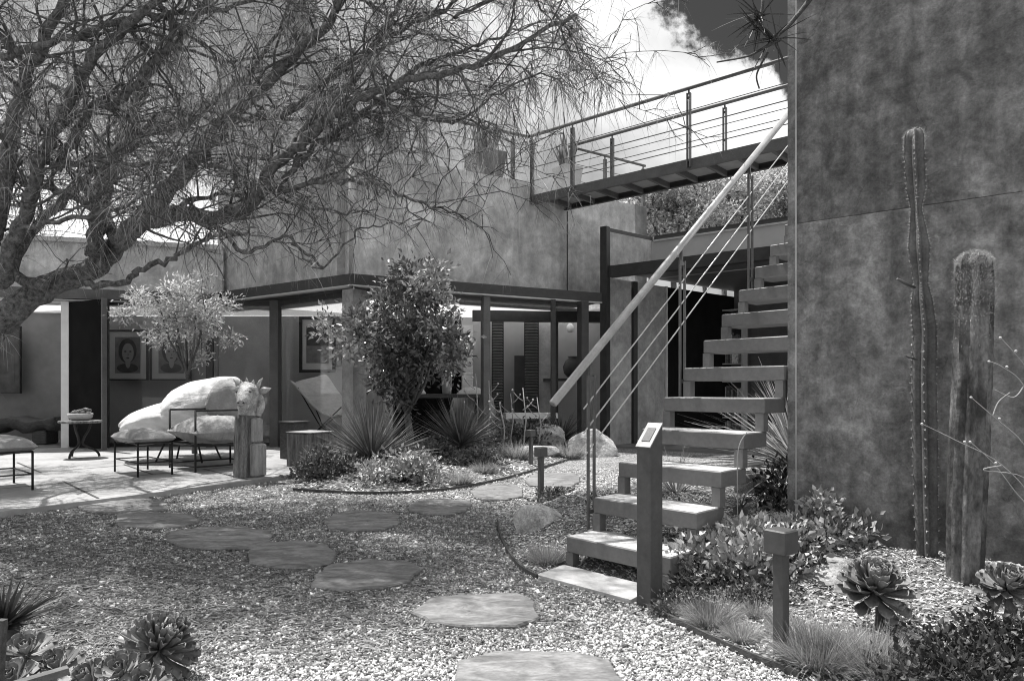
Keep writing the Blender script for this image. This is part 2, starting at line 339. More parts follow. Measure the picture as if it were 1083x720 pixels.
def bed(name, poly, zf, mat):
    p = np.array(poly); s = .045
    xs = np.arange(p[:, 0].min()-s, p[:, 0].max()+s, s); ys = np.arange(p[:, 1].min()-s, p[:, 1].max()+s, s)
    X, Y = np.meshgrid(xs, ys); ins = inpoly(X.ravel(), Y.ravel(), poly).reshape(X.shape)
    Z = np.where(ins, zf(X.ravel(), Y.ravel()).reshape(X.shape)+.006, -.012)
    ny, nx = X.shape; idx = np.arange(nx*ny).reshape(ny, nx)
    q = np.stack((idx[:-1, :-1], idx[:-1, 1:], idx[1:, 1:], idx[1:, :-1]), -1).reshape(-1, 4)
    q = q[ins.ravel()[q].any(1)]
    used, inv = np.unique(q, return_inverse=True)
    V = np.stack((X.ravel(), Y.ravel(), Z.ravel()), 1)[used]
    return tag(npmesh(name, V, inv.reshape(-1, 4), mat, smooth=True), kind='structure')
bed('planting_bed', RBED, rbed_z, 'soil'); bed('planting_bed', LBED, lbed_z, 'soil')
def rz(x, y): return float(rbed_z(np.array([x]), np.array([y]))[0])
def lz(x, y): return float(lbed_z(np.array([x]), np.array([y]))[0])
def RB(px, py):
    """point of the right bed surface seen at a pixel"""
    z = .05
    for _ in range(6): p = G(px, py, z); z = rz(p[0], p[1])
    return np.array((p[0], p[1], z))
def LB(px, py):
    z = .05
    for _ in range(6): p = G(px, py, z); z = lz(p[0], p[1])
    return np.array((p[0], p[1], z))

# edging strips
def edging(pts, label):
    m = MB(); pts = [np.array(p) for p in pts]
    P3 = [np.array((p[0], p[1], .012)) for p in pts]
    for a, b in zip(P3[:-1], P3[1:]): m.beam(a, b, .012, .036)
    return tag(m.build('edging_strip', 'wooddark'), label, 'garden edging', 'thin dark edging strips')
def smooth_px(pts, n=6):
    pts = np.array(pts, float); out = []
    for i in range(len(pts)-1):
        p0, p1, p2, p3 = pts[max(i-1, 0)], pts[i], pts[i+1], pts[min(i+2, len(pts)-1)]
        for t in np.linspace(0, 1, n, endpoint=False):
            out.append(.5*((2*p1)+(-p0+p2)*t+(2*p0-5*p1+4*p2-p3)*t*t+(-p0+3*p1-3*p2+p3)*t**3))
    return out+[pts[-1]]
edging([G(*p) for p in smooth_px(((526, 553), (529, 568), (537, 585), (550, 602), (568, 613)))], 'thin dark strip curving from the pale boulder to the step slab')
edging([G(*p) for p in smooth_px(((690, 647), (740, 673), (790, 696), (846, 718)))], 'thin dark strip running from the sign post past the nearest bollard')
edging([G(*p) for p in smooth_px(((310, 519), (390, 523), (470, 519), (530, 508), (572, 496), (610, 484)))], 'thin dark strip in front of the spiky yucca bed')

# flagstones
FLAG = [((78, 529, 178, 545), 'long dark flagstone nearest the patio edge in tree shade'),
        ((118, 543, 214, 560), 'narrow flagstone between the patio flagstone and the streaked one'),
        ((172, 559, 286, 584), 'flagstone streaked with sun right of the narrow one'),
        ((338, 542, 422, 564), 'shaded flagstone before the bed of spiky yuccas'),
        ((260, 573, 363, 606), 'large shaded flagstone in the middle of the gravel'),
        ((328, 594, 447, 629), 'pointed flagstone half in sun with a shadow across it'),
        ((436, 630, 573, 668), 'large squarish flagstone in sunny gravel before the steps'),
        ((470, 689, 672, 752), 'rough flagstone cut by the bottom of the picture'),
        ((432, 529, 502, 546), 'dark oval flagstone near the curve of the yucca bed'),
        ((496, 513, 556, 531), 'pale flagstone half sunlit left of the nearer small bollard'),
        ((552, 501, 618, 517), 'pale flagstone farthest up the path between two bollards')]
FPOLY = []
for k, (bx, lab) in enumerate(FLAG):
    cx, cy = (bx[0]+bx[2])/2, (bx[1]+bx[3])/2; n = 9; pts = []
    ph = random.uniform(0, .6)
    for i in range(n):
        a = 2*math.pi*i/n+ph; e = .72 if k in (6, 7) else .85
        c, s_ = math.copysign(abs(math.cos(a))**e, math.cos(a)), math.copysign(abs(math.sin(a))**e, math.sin(a))
        r = random.uniform(.86, 1.10)
        pts.append(G(cx+c*r*(bx[2]-bx[0])/2+s_*(14 if k == 5 else -6 if k == 7 else 3), cy-s_*r*(bx[3]-bx[1])/2)[:2])
    # extra small nicks along the rim
    rim = []
    for i in range(n):
        a, b = pts[i], pts[(i+1) % n]; rim.append(a)
        for t in (.33, .66): rim.append(a+(b-a)*t+(np.array((-(b-a)[1], (b-a)[0])))*random.uniform(-.045, .06))
    FPOLY.append(rim); c3 = np.mean(rim, 0); m = MB(); nn = len(rim)
    area = sum(rim[i][0]*rim[(i+1) % nn][1]-rim[(i+1) % nn][0]*rim[i][1] for i in range(nn))
    if area < 0: rim = rim[::-1]
    rings = [(1.0, -.02), (1.0, .014), (.975, .022), (.6, .024), (.25, .0235)]; vs = []
    for q, (s_, z) in enumerate(rings): vs += [(*(c3+(p-c3)*s_), z+(random.uniform(-.0025, .0025) if q > 1 else 0)) for p in rim]
    fs = [(q*nn+i, q*nn+(i+1) % nn, (q+1)*nn+(i+1) % nn, (q+1)*nn+i) for q in range(len(rings)-1) for i in range(nn)]+[tuple(range(4*nn, 5*nn))]
    m.add(vs, fs); tag(m.build('flagstone', 'flag', loc=(c3[0], c3[1], 0)), lab, 'stepping stone', 'flagstones across the gravel')

SLAB = [G(567.5, 611.7), G(596, 600.8), None, G(667, 639)]
SLAB[2] = SLAB[3]+(SLAB[1]-SLAB[0]); SLAB2 = [tuple(p[:2]) for p in SLAB]
m = MB().prism(SLAB2, -.03, .022); tag(m.build('step_slab', 'conc', loc=(*np.mean(SLAB2, 0), 0)), 'smooth pale concrete slab lying at the foot of the open staircase', 'slab')

# loose gravel chips, litter and mulch (stuff)
def octa():
    v = np.array(((1, 0, 0), (-1, 0, 0), (0, 1, 0), (0, -1, 0), (0, 0, 1), (0, 0, -1)), float)
    f = np.array(((0, 2, 4), (2, 1, 4), (1, 3, 4), (3, 0, 4), (2, 0, 5), (1, 2, 5), (3, 1, 5), (0, 3, 5))); return v, f
def scatter(n, y0, y1, x0=-60, x1=1160):
    py = RNG.uniform(y0, y1, n); px = RNG.uniform(x0, x1, n); d = F/(py-HY); return (px-CX)/F*d, d
x, y = scatter(200000, 497, 790)
keep = ~(inpoly(x, y, RBED) | inpoly(x, y, LBED) | inpoly(x, y, patio) | inpoly(x, y, SLAB2))
for fp in FPOLY: keep &= ~inpoly(x, y, np.array(fp))
x, y = x[keep], y[keep]; n = len(x)
tv, tf = octa(); fr = frames(RNG.normal(size=(n, 3)))
sz = np.clip(RNG.lognormal(-5.38, .40, n), .0022, .016)*(1+.12*(y-2)); sc = sz[:, None]*RNG.uniform(.55, 1.35, (n, 3))
V, Fc = inst(tv, tf, np.stack((x, y, RNG.uniform(0, .006, n)), 1), fr, sc)
tag(npmesh('gravel_chips', V, Fc, 'pebble', rnd=per(n, 6)), kind='stuff')
x, y = scatter(120000, 500, 740, -60, 620)
pr = np.clip(1.15-(x+2.4)*.28-np.clip(2.9-y, 0, 2)*1.3, 0, 1); keep = (RNG.uniform(size=len(x)) < pr*.8) & ~(inpoly(x, y, LBED) | inpoly(x, y, patio))  # real litter, also thickened and darkened to deepen the tree's shade
x, y = x[keep], y[keep]; n = len(x); a = RNG.uniform(0, 6.3, n)
V, Fc, k = blades(np.stack((x, y, RNG.uniform(.006, .014, n)), 1), np.stack((np.cos(a), np.sin(a), RNG.normal(0, .08, n)), 1), RNG.uniform(.02, .075, n), RNG.uniform(.003, .009, n), 0.0, seg=1)
tag(npmesh('leaf_litter', V, Fc, 'litter', rnd=per(n, k)), kind='stuff')
chip_v = np.array([(sx, sy, sz_) for sz_ in (-1, 1) for sx, sy in ((-1, -.8), (1, -1), (.9, 1), (-1, .7))], float)
chip_f = np.array(((3, 2, 1, 0), (4, 5, 6, 7), (0, 1, 5, 4), (1, 2, 6, 5), (2, 3, 7, 6), (3, 0, 4, 7)))
def chips(name, poly, zf, n, mat, s0, s1):
    p = np.array(poly); x = RNG.uniform(p[:, 0].min(), p[:, 0].max(), n); y = RNG.uniform(p[:, 1].min(), p[:, 1].max(), n)
    k = inpoly(x, y, poly); x, y = x[k], y[k]; n = len(x)
    z = zf(x, y)+RNG.uniform(.004, .016, n); a = RNG.uniform(0, 6.3, n)
    fr = frames(np.stack((np.cos(a), np.sin(a), RNG.normal(0, .3, n)), 1), np.stack((RNG.normal(0, .3, n), RNG.normal(0, .3, n), np.ones(n)), 1))
    s = RNG.uniform(s0, s1, n); V, Fc = inst(chip_v, chip_f, np.stack((x, y, z), 1), fr, np.stack((s*.42, s*RNG.uniform(.8, 1.8, n), s*.14), 1))
    tag(npmesh(name, V, Fc, mat, rnd=per(n, 8)), kind='stuff')
chips('wood_chip_mulch', RBED, rbed_z, 130000, 'mulch', .0035, .011)
chips('wood_chip_mulch', LBED, lbed_z, 16000, 'mulch', .008, .022)

# ------------------------------------------------------------------ house
RZ0, RZ1 = 2.455, 2.63
Cc = np.array(P(371.5, 0, 9.63)[:2]); Rr = np.array(P(640, 0, 11.62)[:2]); Ll = np.array(P(230, 0, 11.5)[:2])
Mm = np.array(P(290, 0, 11.2)[:2]); Cg = np.array(P(375, 0, 10.0)[:2]); Jj = np.array(P(70, 0, 11.0)[:2])
wd = unit((.86, .511)); Kk = np.array((.286, 11.75))-wd*3.13
back0 = np.array(P(-260, 0, 13.0)[:2]); back1 = np.array(P(404, 0, 13.2)[:2])
house = thing('modern_house', (-2.5, 12, 0), 'low modern house with stained concrete upper walls over glass rooms', 'house')
We = ray2(684, (.286, 11.75), wd)
bk = np.array((-.511, .86))
Wp = Kk+unit((-.806, .592))*3.6
Kb, Wb, Xb = Kk+bk*5+np.array((-1, 1)), We+bk*4, Wp+np.array((-.3, 3.))
m = MB().wall(Kk, We, RZ1+.002, 4.5, .3).wall(We, Wb, RZ1+.004, 4.498, .3).wall(Wp+unit(Wp-Kk)*.0, Kk+unit(Wp-Kk)*.31, RZ1+.003, 4.499, .3)
m.build('upper_wall', 'house', house)
m = MB().wall(Kk, ray2(558, (.286, 11.75), wd)-wd*.0, 4.502, 4.56, .3); m.wall(Wp, Kk, 4.502, 4.56, .3, 1)
m.build('parapet_cap', 'lip', house)
jn = ray2(600, (.286, 11.75), wd); m = MB().wall(jn-wd*.012+bk*-.004, jn+wd*.012+bk*-.004, RZ1+.01, 4.17, .003); m.build('wall_joint', 'joint', house)
pp = Kk+np.array((.02, -.06)); MB().tube([(pp[0], pp[1], RZ1), (pp[0], pp[1], 4.4)], .035, 8).build('downpipe', 'pot', house, True)
# roof edge with a pale lip; roof left open behind to light the rooms
def inset(pl, k): c = np.mean(pl, 0); return [tuple(c+(np.array(p)-c)*(1-k)) for p in pl]
roof_pl = [tuple(Ll), tuple(Cc), tuple(Rr), (4.2, 15.5), (-1, 19), (-7.5, 15)]
uL, uR = unit(Cc-Ll), unit(Rr-Cc); nL, nR = np.array((-uL[1], uL[0])), np.array((-uR[1], uR[0]))
Ci = Cc+unit(nL+nR)*1.15
m = MB().prism([tuple(Ll), tuple(Cc), tuple(Ci), tuple(Ll+nL*1.05)], RZ0+.022, RZ1); m.build('roof_edge', 'dark', house)
MB().prism([tuple(Cc+uR*.001), tuple(Rr), tuple(Rr+nR*1.05), tuple(Ci+uR*.001)], RZ0+.023, RZ1-.001).build('roof_edge', 'dark', house)
m = MB()
for a, b in ((Ll, Cc), (Cc, Rr)):
    u = unit(b-a); n2 = np.array((-u[1], u[0])); m.wall(a-u*.03, b+u*.03, RZ0, RZ0+.02, .12); 
m.build('flashing', 'lip', house)
MB().prism([tuple(Cg+(.2, .3)), tuple(Rr+(-.3, .6)), tuple(Rr+(.2, 2.6)), tuple(back1+(0, .1)), tuple(back0+(3.2, 0)), tuple(Mm+(-.2, .1))], RZ0-.045, RZ0-.025).build('added_light_panel', 'added_light_panel', house)  # added panel that passes daylight down into porch and glass corner
# left wing: parapet wall, roof header
lw0, lw1 = np.array(P(-240, 0, 10.3)[:2]), np.array(P(236, 0, 12.0)[:2])
m = MB().wall(lw0, lw1, 2.60, 3.44, .25); m.build('wing_parapet', 'house', house)
MB().wall(lw0+np.array((0, -.05)), lw1+np.array((0, -.05)), 3.442, 3.52, .34).build('parapet_cap', 'lip', house)
hd0, hd1 = np.array(P(-240, 0, 9.9)[:2]), np.array(P(232, 0, 11.42)[:2])
MB().wall(hd0, hd1, 2.44, 2.60, .5).build('header_beam', 'steel', house)
MB().prism([tuple(hd0), tuple(hd1), tuple(back1), tuple(back0)], 2.405, 2.425).build('added_light_panel', 'added_light_panel', house)  # added panel brightening the left rooms from above
MB().wall(back0, back1, 0, 2.40, .2).build('interior_wall', 'inner', house)
MB().wall(back1, Cg+np.array((.35, .5)), 0, 2.42, .12).build('interior_wall', 'inner', house)
MB().prism([(-13, 9.6), tuple(Jj), tuple(Mm), tuple(Cg), tuple(Cg+np.array((.3, .5))), tuple(back1), tuple(back0)], -.04, PZ+.012).build('floor', 'floor', house)
# room divider and white jamb of the left opening
MB().wall(Jj+np.array((-.02, .2)), np.array(P(98, 0, 13.0)[:2]), 0, 2.40, .10).build('interior_wall', 'inner', house)
m = MB().box((*Jj, 1.22), .11, .12, 2.42, (1, .25)); m.wall(np.array(P(-200, 0, 9.75)[:2]), Jj, 2.385, 2.435, .11); m.build('door_jamb', 'white', house)
lr0, lr1 = np.array(P(-60, 0, 12.4)[:2]), np.array(P(72, 0, 12.6)[:2])
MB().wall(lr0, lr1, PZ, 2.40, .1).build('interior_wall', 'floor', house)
# dark pivot door standing open
d0, d1 = np.array(P(73, 0, 10.95)[:2]), np.array(P(109, 0, 10.5)[:2])
dr = MB().wall(d0, d1, .07, 2.385, .05).build('door', 'black', house)
MB().box((*(d1+(d1-d0)*.03), 1.23), .03, .075, 2.33, d1-d0).build('door_edge', 'steel', dr)
# glazing
gl = [(Jj+np.array((.62, .05)), Mm), (Mm, Cg)]
for a, b in gl:
    MB().wall(a, b, PZ+.07, 2.36, .012).build('glass_pane', 'glass', house)
    MB().wall(a, b, PZ+.01, PZ+.068, .07).build('sill_rail', 'dark', house)
    MB().wall(a, b, 2.362, 2.438, .08).build('head_rail', 'dark', house)
def post(px, d, w=.11, z1=2.44, name='post', mat='dark', ax=(1, .2), z0=0.0):
    p = P(px, 0, d); return MB().box((p[0], p[1], (z0+z1)/2), w, w, z1-z0, ax).build(name, mat, house)
post(290, 11.15, .13, mat='steel'); post(296, 11.12, .05); post(222, 11.12, .10); post(229, 11.14, .05, mat='steel'); post(113, 10.95, .06)
post(374.5, 9.95, .24, mat='panel', name='pier', ax=(.8, -.6))
# porch at the right: posts, beam, rear wall, shutters
post(513.5, 10.72, .115, RZ0, mat='steel', ax=(.9, .45)); post(586.5, 12.4, .11, RZ0); post(616.5, 11.35, .14, RZ0, ax=(.9, .45))
post(585, 11.12, .07, RZ0)
bw0, bw1 = np.array(P(404, 0, 13.2)[:2]), np.array(P(652, 0, 13.9)[:2])
bm0, bm1 = np.array(P(500, 0, 12.2)[:2]), np.array(P(640, 0, 12.5)[:2])
MB().wall(bm0, bm1, 2.22, 2.42, .16).build('porch_beam', 'dark', house)
MB().wall(bw0, bw1, 0, 2.42, .15).build('rear_wall', 'inner', house)
MB().prism([tuple(Cg+np.array((.5, .6))), tuple(Rr+np.array((-.3, -.1))), tuple(bw1), tuple(bw0)], -.04, .03).build('floor', 'floor', house)
def shutter(x0, x1, y0, y1, d):
    a, b = P(x0, 0, d)[:2], P(x1, 0, d)[:2]; z0, z1 = zat(y1, d), zat(y0, d); u = unit(b-a)
    s = MB().wall(a, b, z0, z1, .02)
    for e in (a, b): s.box((e[0], e[1]-.012, (z0+z1)/2), .03, .03, z1-z0, u)
    s = s.build('shutter', 'louvre', house); n = int((z1-z0)/.055); q = MB()
    for i in range(n):
        z = z0+(i+.5)*(z1-z0)/n; c = (a+b)/2
        q.add([(a[0], a[1]-.006, z+.022), (b[0], b[1]-.006, z+.022), (b[0], b[1]-.042, z-.018), (a[0], a[1]-.042, z-.018), (a[0], a[1]-.006, z+.016), (b[0], b[1]-.006, z+.016), (b[0], b[1]-.042, z-.024), (a[0], a[1]-.042, z-.024)],
              [(3, 2, 1, 0), (4, 5, 6, 7), (2, 3, 7, 6), (0, 1, 5, 4)])
    q.build('slat', 'steel', s)
shutter(521, 532, 338, 440, 13.3); shutter(555, 569, 334, 445, 13.2)
MB().wall(P(569.5, 0, 13.2)[:2], P(583, 0, 13.2)[:2], 0, 2.22, .3).build('pier', 'conc', house)
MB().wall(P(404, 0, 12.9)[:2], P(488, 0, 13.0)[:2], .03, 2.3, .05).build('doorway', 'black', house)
MB().wall(P(489, 0, 12.85)[:2], P(500, 0, 12.85)[:2], .9, 2.2, .03).build('curtain', 'linen', house)
MB().wall(P(544, 0, 13.25)[:2], P(556, 0, 13.25)[:2], .03, zat(376, 13.25), .25).build('cabinet', 'louvre', house)
MB().wall(P(575, 0, 12.9)[:2], P(613, 0, 12.9)[:2], zat(400, 12.9)-.05, zat(400, 12.9), .3).build('wall_shelf', 'louvre', house)

# things around the porch
def lamp():
    p = P(603, 346, 13.35); t = thing('wall_lamp', p, 'small white wall lamp on the plaster behind the porch posts', 'lamp')
    MB().lathe((p[0], p[1], p[2]-.10), [(.045, 0), (.075, .06), (.07, .12), (.03, .17), (.01, .18)], 14).build('lamp_shade', 'white', t, True)
    MB().box((p[0], p[1]+.10, p[2]), .05, .16, .05).build('bracket', 'white', t)
lamp()
def jar():
    p = P(606, 399, 12.95); t = tag(MB().lathe((p[0], p[1]+.05, p[2]+.003), [(.10, 0), (.17, .08), (.19, .2), (.14, .31), (.08, .36), (.10, .40), (.07, .401)], 20).build('clay_jar', 'ink', None, True, loc=(p[0], p[1]+.05, p[2])), 'round dark clay jar on the shelf behind the porch posts', 'jar')
jar()
# long table under the shrub and what stands on it
def long_table():
    d = 10.9; a, b = P(405, 0, d+.1)[:2], P(518, 0, d+.35)[:2]; zt = zat(417, d); u = unit(b-a); n = np.array((-u[1], u[0])); c = (a+b)/2
    t = thing('porch_table', (*c, 0), 'long dark timber table on the porch behind the round shrub', 'table')
    MB().wall(a, b, zt-.06, zt, .75).build('tabletop', 'wooddark', t)
    for q in (.08, .92):
        for s in (.06, .68):
            pz = a+(b-a)*q+n*s; MB().box((*pz, (zt-.062+.03)/2), .08, .08, zt-.062-.03, u).build('leg', 'wooddark', t)
    v = a+(b-a)*.37+n*.2
    tag(MB().lathe((*v, zt+.002), [(.05, 0), (.055, .02), (.02, .06), (.03, .16), (.05, .24), (.045, .28), (.02, .281)], 16).build('vase', 'white', None, True, loc=(*v, zt)), 'small pale vase with a flared lip on the long porch table', 'vase')
    p = a+(b-a)*.60+n*.3; tt = thing('potted_plant', (*p, zt), 'leafy bouquet in a tall ribbed pot on the long porch table', 'plant')
    MB().lathe((*p, zt+.002), [(.065, 0), (.075, .02), (.095, .36), (.085, .37), (.01, .36)], 18).build('pot', 'pot', tt, True)
    cen = np.array((p[0]-.02, p[1], zt+.66)); n_ = 900; q = RNG.normal(size=(n_, 3)); q /= np.linalg.norm(q, axis=1, keepdims=True); r = RNG.uniform(.4, 1, n_)[:, None]
    V, Fc = inst(LEAF_V, LEAF_F, cen+q*r*np.array((.3, .25, .34)), frames(q+RNG.normal(0, .6, (n_, 3))), RNG.uniform(.05, .09, n_)[:, None]*np.array((.6, 1, 1)))
    npmesh('foliage', V, Fc, 'olive', tt, per(n_, 5))
    # round upholstered armchair beyond the table
    p = P(500, 0, 12.3); t2 = thing('round_armchair', (p[0], p[1], .03), 'rounded pale armchair in the dark behind the long porch table', 'chair')
    MB().lathe((p[0], p[1], .35), [(.30, 0), (.40, .08), (.42, .25), (.36, .48), (.24, .62), (.08, .68), (.01, .685)], 24).build('backrest', 'inner', t2, True)
    MB().lathe((p[0], p[1], .03), [(.2, 0), (.26, .3), (.30, .319)], 20).build('base', 'wooddark', t2, True)
long_table()
def bench_ledge():
    a, b = P(545, 0, 11.1)[:2], P(590, 0, 11.2)[:2]; zt = zat(437, 11.1); u = unit(b-a); n = np.array((-u[1], u[0]))
    t = thing('stone_bench', (*((a+b)/2), 0), 'long white topped bench behind the pale boulders', 'bench')
    MB().wall(a-u*.15, b, zt-.09, zt, .35).build('seat', 'white', t)
    for q in (.1, .85): MB().box((*(a+(b-a)*q+n*.17), (zt-.092)/2), .14, .28, zt-.092, u).build('leg', 'conc', t)
bench_ledge()

# pictures
def picture(x0, x1, y0, y1, d, label, kind):
    a, b = P(x0, 0, d), P(x1, 0, d); z0, z1 = zat(y1, d), zat(y0, d); w, h = b[0]-a[0], z1-z0; cx, cz = (a[0]+b[0])/2, (z0+z1)/2
    t = thing('framed_picture', (cx, d, cz), label, 'picture', 'framed pictures on the inner walls')
    fm = MB(); fw = .055 if kind == 'print' else .022
    for sx in (-1, 1): fm.box((cx+sx*(w/2-fw/2), d-.02, cz), fw, .05, h)
    for sz_ in (-1, 1): fm.box((cx, d-.02, cz+sz_*(h/2-fw/2)), w-2*fw, .05, fw)
    fm.build('frame', 'frame' if kind != 'face' else 'louvre', t)
    MB().box((cx, d-.004, cz), w-2*fw, .02, h-2*fw).build('mount', 'ink' if kind == 'dark' else 'mount', t)
    k = .62 if kind != 'print' else .62; iw, ih = w*k, h*(.72 if kind == 'face' else .66)
    MB().box((cx, d-.016, cz), iw, .006, ih).build('print', 'ink' if kind == 'dark' else 'inkmid', t)
    def disc(ex, ez, rx, rzz, dep, mat, nm):
        q = MB(); pts = [(ex+rx*math.cos(i*math.pi/12), ez+rzz*math.sin(i*math.pi/12)) for i in range(24)]
        q.add([(p[0], d-dep, p[1]) for p in pts]+[(p[0], d-dep+.002, p[1]) for p in pts], [tuple(range(24))]+[(i, 24+i, 24+(i+1) % 24, (i+1) % 24) for i in range(24)]); q.build(nm, mat, t)
    if kind == 'face':
        disc(cx, cz+ih*.12, iw*.36, ih*.34, .022, 'ink', 'printed_hair'); disc(cx, cz-ih*.36, iw*.42, ih*.13, .0225, 'ink', 'printed_shoulders')
        disc(cx+iw*.02, cz-ih*.2, iw*.1, ih*.16, .0240, 'inkskin', 'printed_neck'); disc(cx+iw*.02, cz+ih*.06, iw*.23, ih*.27, .0255, 'inkskin', 'printed_face')
        for s in (-1, 1): disc(cx+iw*(.02+.1*s), cz+ih*.1, iw*.05, ih*.02, .027, 'ink', 'printed_eye')
        disc(cx+iw*.02, cz-ih*.08, iw*.06, ih*.022, .027, 'ink', 'printed_mouth'); disc(cx+iw*.03, cz+ih*.01, iw*.025, ih*.03, .027, 'inkmid', 'printed_nose')
    elif kind == 'print':
        MB().box((cx, d-.021, cz+ih*.22), iw*.96, .003, ih*.5).build('printed_block', 'ink', t)
picture(114, 157, 349, 402, 12.98, 'portrait of a dark haired face in a thin frame left of the olive tree', 'face')
picture(160, 203, 349, 402, 12.98, 'portrait print in a thin frame half hidden by the olive tree', 'face')
picture(317, 355, 335, 394, 12.90, 'black framed abstract print with white mount behind the glass corner', 'print')
picture(-12, 23, 345, 416, 12.3, 'dark print in a heavy frame above the timber bench', 'dark')
# heavy bench inside the left room
def slab_bench():
    c = P(20, 0, 11.6); t = thing('timber_bench', (c[0], c[1], PZ), 'massive dark timber slab bench inside the open left room', 'bench')
    q = MB(); pts = []
    n = 16
    for i in range(n+1):
        x_ = c[0]-1.0+1.75*i/n; w = .24+.04*math.sin(i*1.7)+random.uniform(-.02, .02); zt = .50+.03*math.sin(i*.9); th = .20+.04*math.sin(i*1.3)
        pts += [(x_, c[1]-w, zt-th*.2), (x_, c[1]-w*.7, zt), (x_, c[1]+w, zt), (x_, c[1]+w, zt-th), (x_, c[1]-w*.8, zt-th)]
    q.add(pts, [(i*5+k, i*5+(k+1) % 5, (i+1)*5+(k+1) % 5, (i+1)*5+k) for i in range(n) for k in range(5)]+[(4, 3, 2, 1, 0), tuple(n*5+k for k in range(5))])
    q.build('seat', 'wooddark', t, True)
    for dx in (-.7, .45): MB().box((c[0]+dx, c[1], PZ+.13), .24, .34, .25, bev=.03).build('leg', 'wooddark', t)
slab_bench()

# ------------------------------------------------------------------ library pavilion behind the stairs
pd = unit((952/F, -1)) * 1.0; pd = unit((.7975, -.603)); pb = unit((.78, .625))
pav = thing('library_pavilion', (2.6, 11.3, 0), 'dark steel framed library pavilion with pale panels behind the staircase', 'pavilion')
P0 = np.array(P(640, 0, 11.63)[:2]); PT = 3.76
MB().box((*P0, PT/2), .125, .125, PT, pd).build('post', 'dark', pav)
ps = P0+pb*.07
q1 = ray2(689, P0, pb)
MB().wall(ps, q1, 3.10, PT-.065, .06, 1).build('upper_panel', 'panel', pav)
MB().wall(ps, q1+pb*.03, PT-.063, PT, .1, 1).build('roof_cap', 'dark', pav)
q2 = q1+pd*4.6
MB().wall(q1, q2, 3.0, PT-.10, .08, 1).build('upper_panel', 'inner', pav)
m = MB().wall(q1+np.array((.05, 0)), q2, PT-.063, PT+.02, .16, 1); m.build('roof_cap', 'dark', pav)
MB().wall(q1+pd*.03+np.array((0, -.03)), q2+np.array((0, -.03)), PT-.098, PT-.066, .05, 1).build('flashing', 'lip', pav)
MB().wall(P0+pd*.06, P0+pd*4.6, 2.90, 3.09, .14, 1).build('beam', 'dark', pav)
bx0 = P0+pd*.1+pb*.02
MB().prism([tuple(P0+pd*.07+pb*.1), tuple(P0+pd*4.6+pb*.1), tuple(q2), tuple(q2+pb*4), tuple(q1+pb*4), tuple(q1)], 3.002, 3.08).build('roof_deck', 'steel', pav)
s1 = ps+pb*.60
MB().wall(ps, s1, 0, 2.898, .1, 1).build('side_panel', 'panel', pav)
MB().box((*(s1+pb*.06), 1.45), .10, .1, 2.89, pb).build('post', 'dark', pav)
s2 = s1+pb*.95; MB().wall(s1+pb*.12, s2, .1, 2.89, .05, 1).build('side_panel', 'panel', pav)
MB().box((*s2, 1.45), .05, .06, 2.89, pb).build('post', 'lip', pav)
bk0 = s2+pb*2.2; bk1 = bk0+pd*5.2
MB().wall(s2, bk0, 0, 2.89, .1, 1).build('side_panel', 'black', pav)
MB().wall(bk0, bk1, 0, 3.0, .1, 1).build('rear_wall', 'steel', pav)
MB().prism([tuple(P0+pd*.1), tuple(P0+pd*4.5), tuple(bk1), tuple(bk0), tuple(s1)], -.03, .035).build('floor', 'floor', pav)
# bookcase inside
def bookcase():
    a = ray2(742, bk0-pb*.1, pd); b = ray2(792, bk0-pb*.1, pd); u = unit(b-a); n = -pb; w = np.linalg.norm(b-a); c = (a+b)/2
    t = thing('bookcase', (*c, .035), 'tall bookcase full of books in the dark library behind the stairs', 'bookcase')
    MB().wall(a, b, .035, 2.6, .02, 1).build('back_panel', 'steel', t)
    for e in (a, b, c): MB().box((*(e-pb*.16), 1.32), .03, .3, 2.56, u).build('side_panel', 'ceil', t)
    zs = [.06+i*.36 for i in range(8)]
    for z in zs: 
        for h0 in (a, c):
            cc = h0+(b-a)*.25-pb*.16; MB().box((*cc, z), w/2-.034, .29, .025, u).build('shelf', 'ceil', t)
    for z in zs[:-1]:
        for h0 in (a, c):
            V, R = [], []; x_ = .03; bm = MB()
            while x_ < w/2-.08:
                bw_ = random.uniform(.02, .05); hh = random.uniform(.18, .29)
                if random.random() < .85: bm.box((*(h0+u*(x_+bw_/2)-pb*.13), z+.014+hh/2), bw_*.94, .17, hh, u); R += [random.random()]*8
                x_ += bw_
            o = bm.build('book_row', 'book', t); at = o.data.attributes.new('rnd', 'FLOAT', 'POINT'); at.data.foreach_set('value', np.array(R, np.float32)); o['kind'] = 'stuff'
bookcase()

# ------------------------------------------------------------------ bridge and terrace railings
bd = unit((861/F, -1)); bnn = np.array((-bd[1], bd[0]))       # along the bridge / across to its far side
B0 = np.array(P(561, 0, 11.75)[:2]); BL = 7.2; BW = .78; Z0, Z1 = 4.18, 4.33
bridge = thing('footbridge', (*(B0+bd*2), Z0), 'slim steel footbridge with cable railings crossing from terrace to tower wall', 'footbridge')
def bp(t, s=0): return B0+bd*t+bnn*s
for s, nm in ((0, 'channel_beam'), (BW-.05, 'channel_beam')):
    m = MB().wall(bp(0, s), bp(BL, s), Z0, Z1, .012); 
    for z in (Z0, Z1-.012): m.wall(bp(0, s+(.013 if s == 0 else -.048)), bp(BL, s+(.013 if s == 0 else -.048)), z, z+.012, .047)
    m.build(nm, 'steel' if s == 0 else 'dark', bridge)
m = MB(); m.wall(bp(0, .062), bp(0, BW-.1), Z0, Z1, .012, -1); m.build('end_plate', 'dark', bridge)
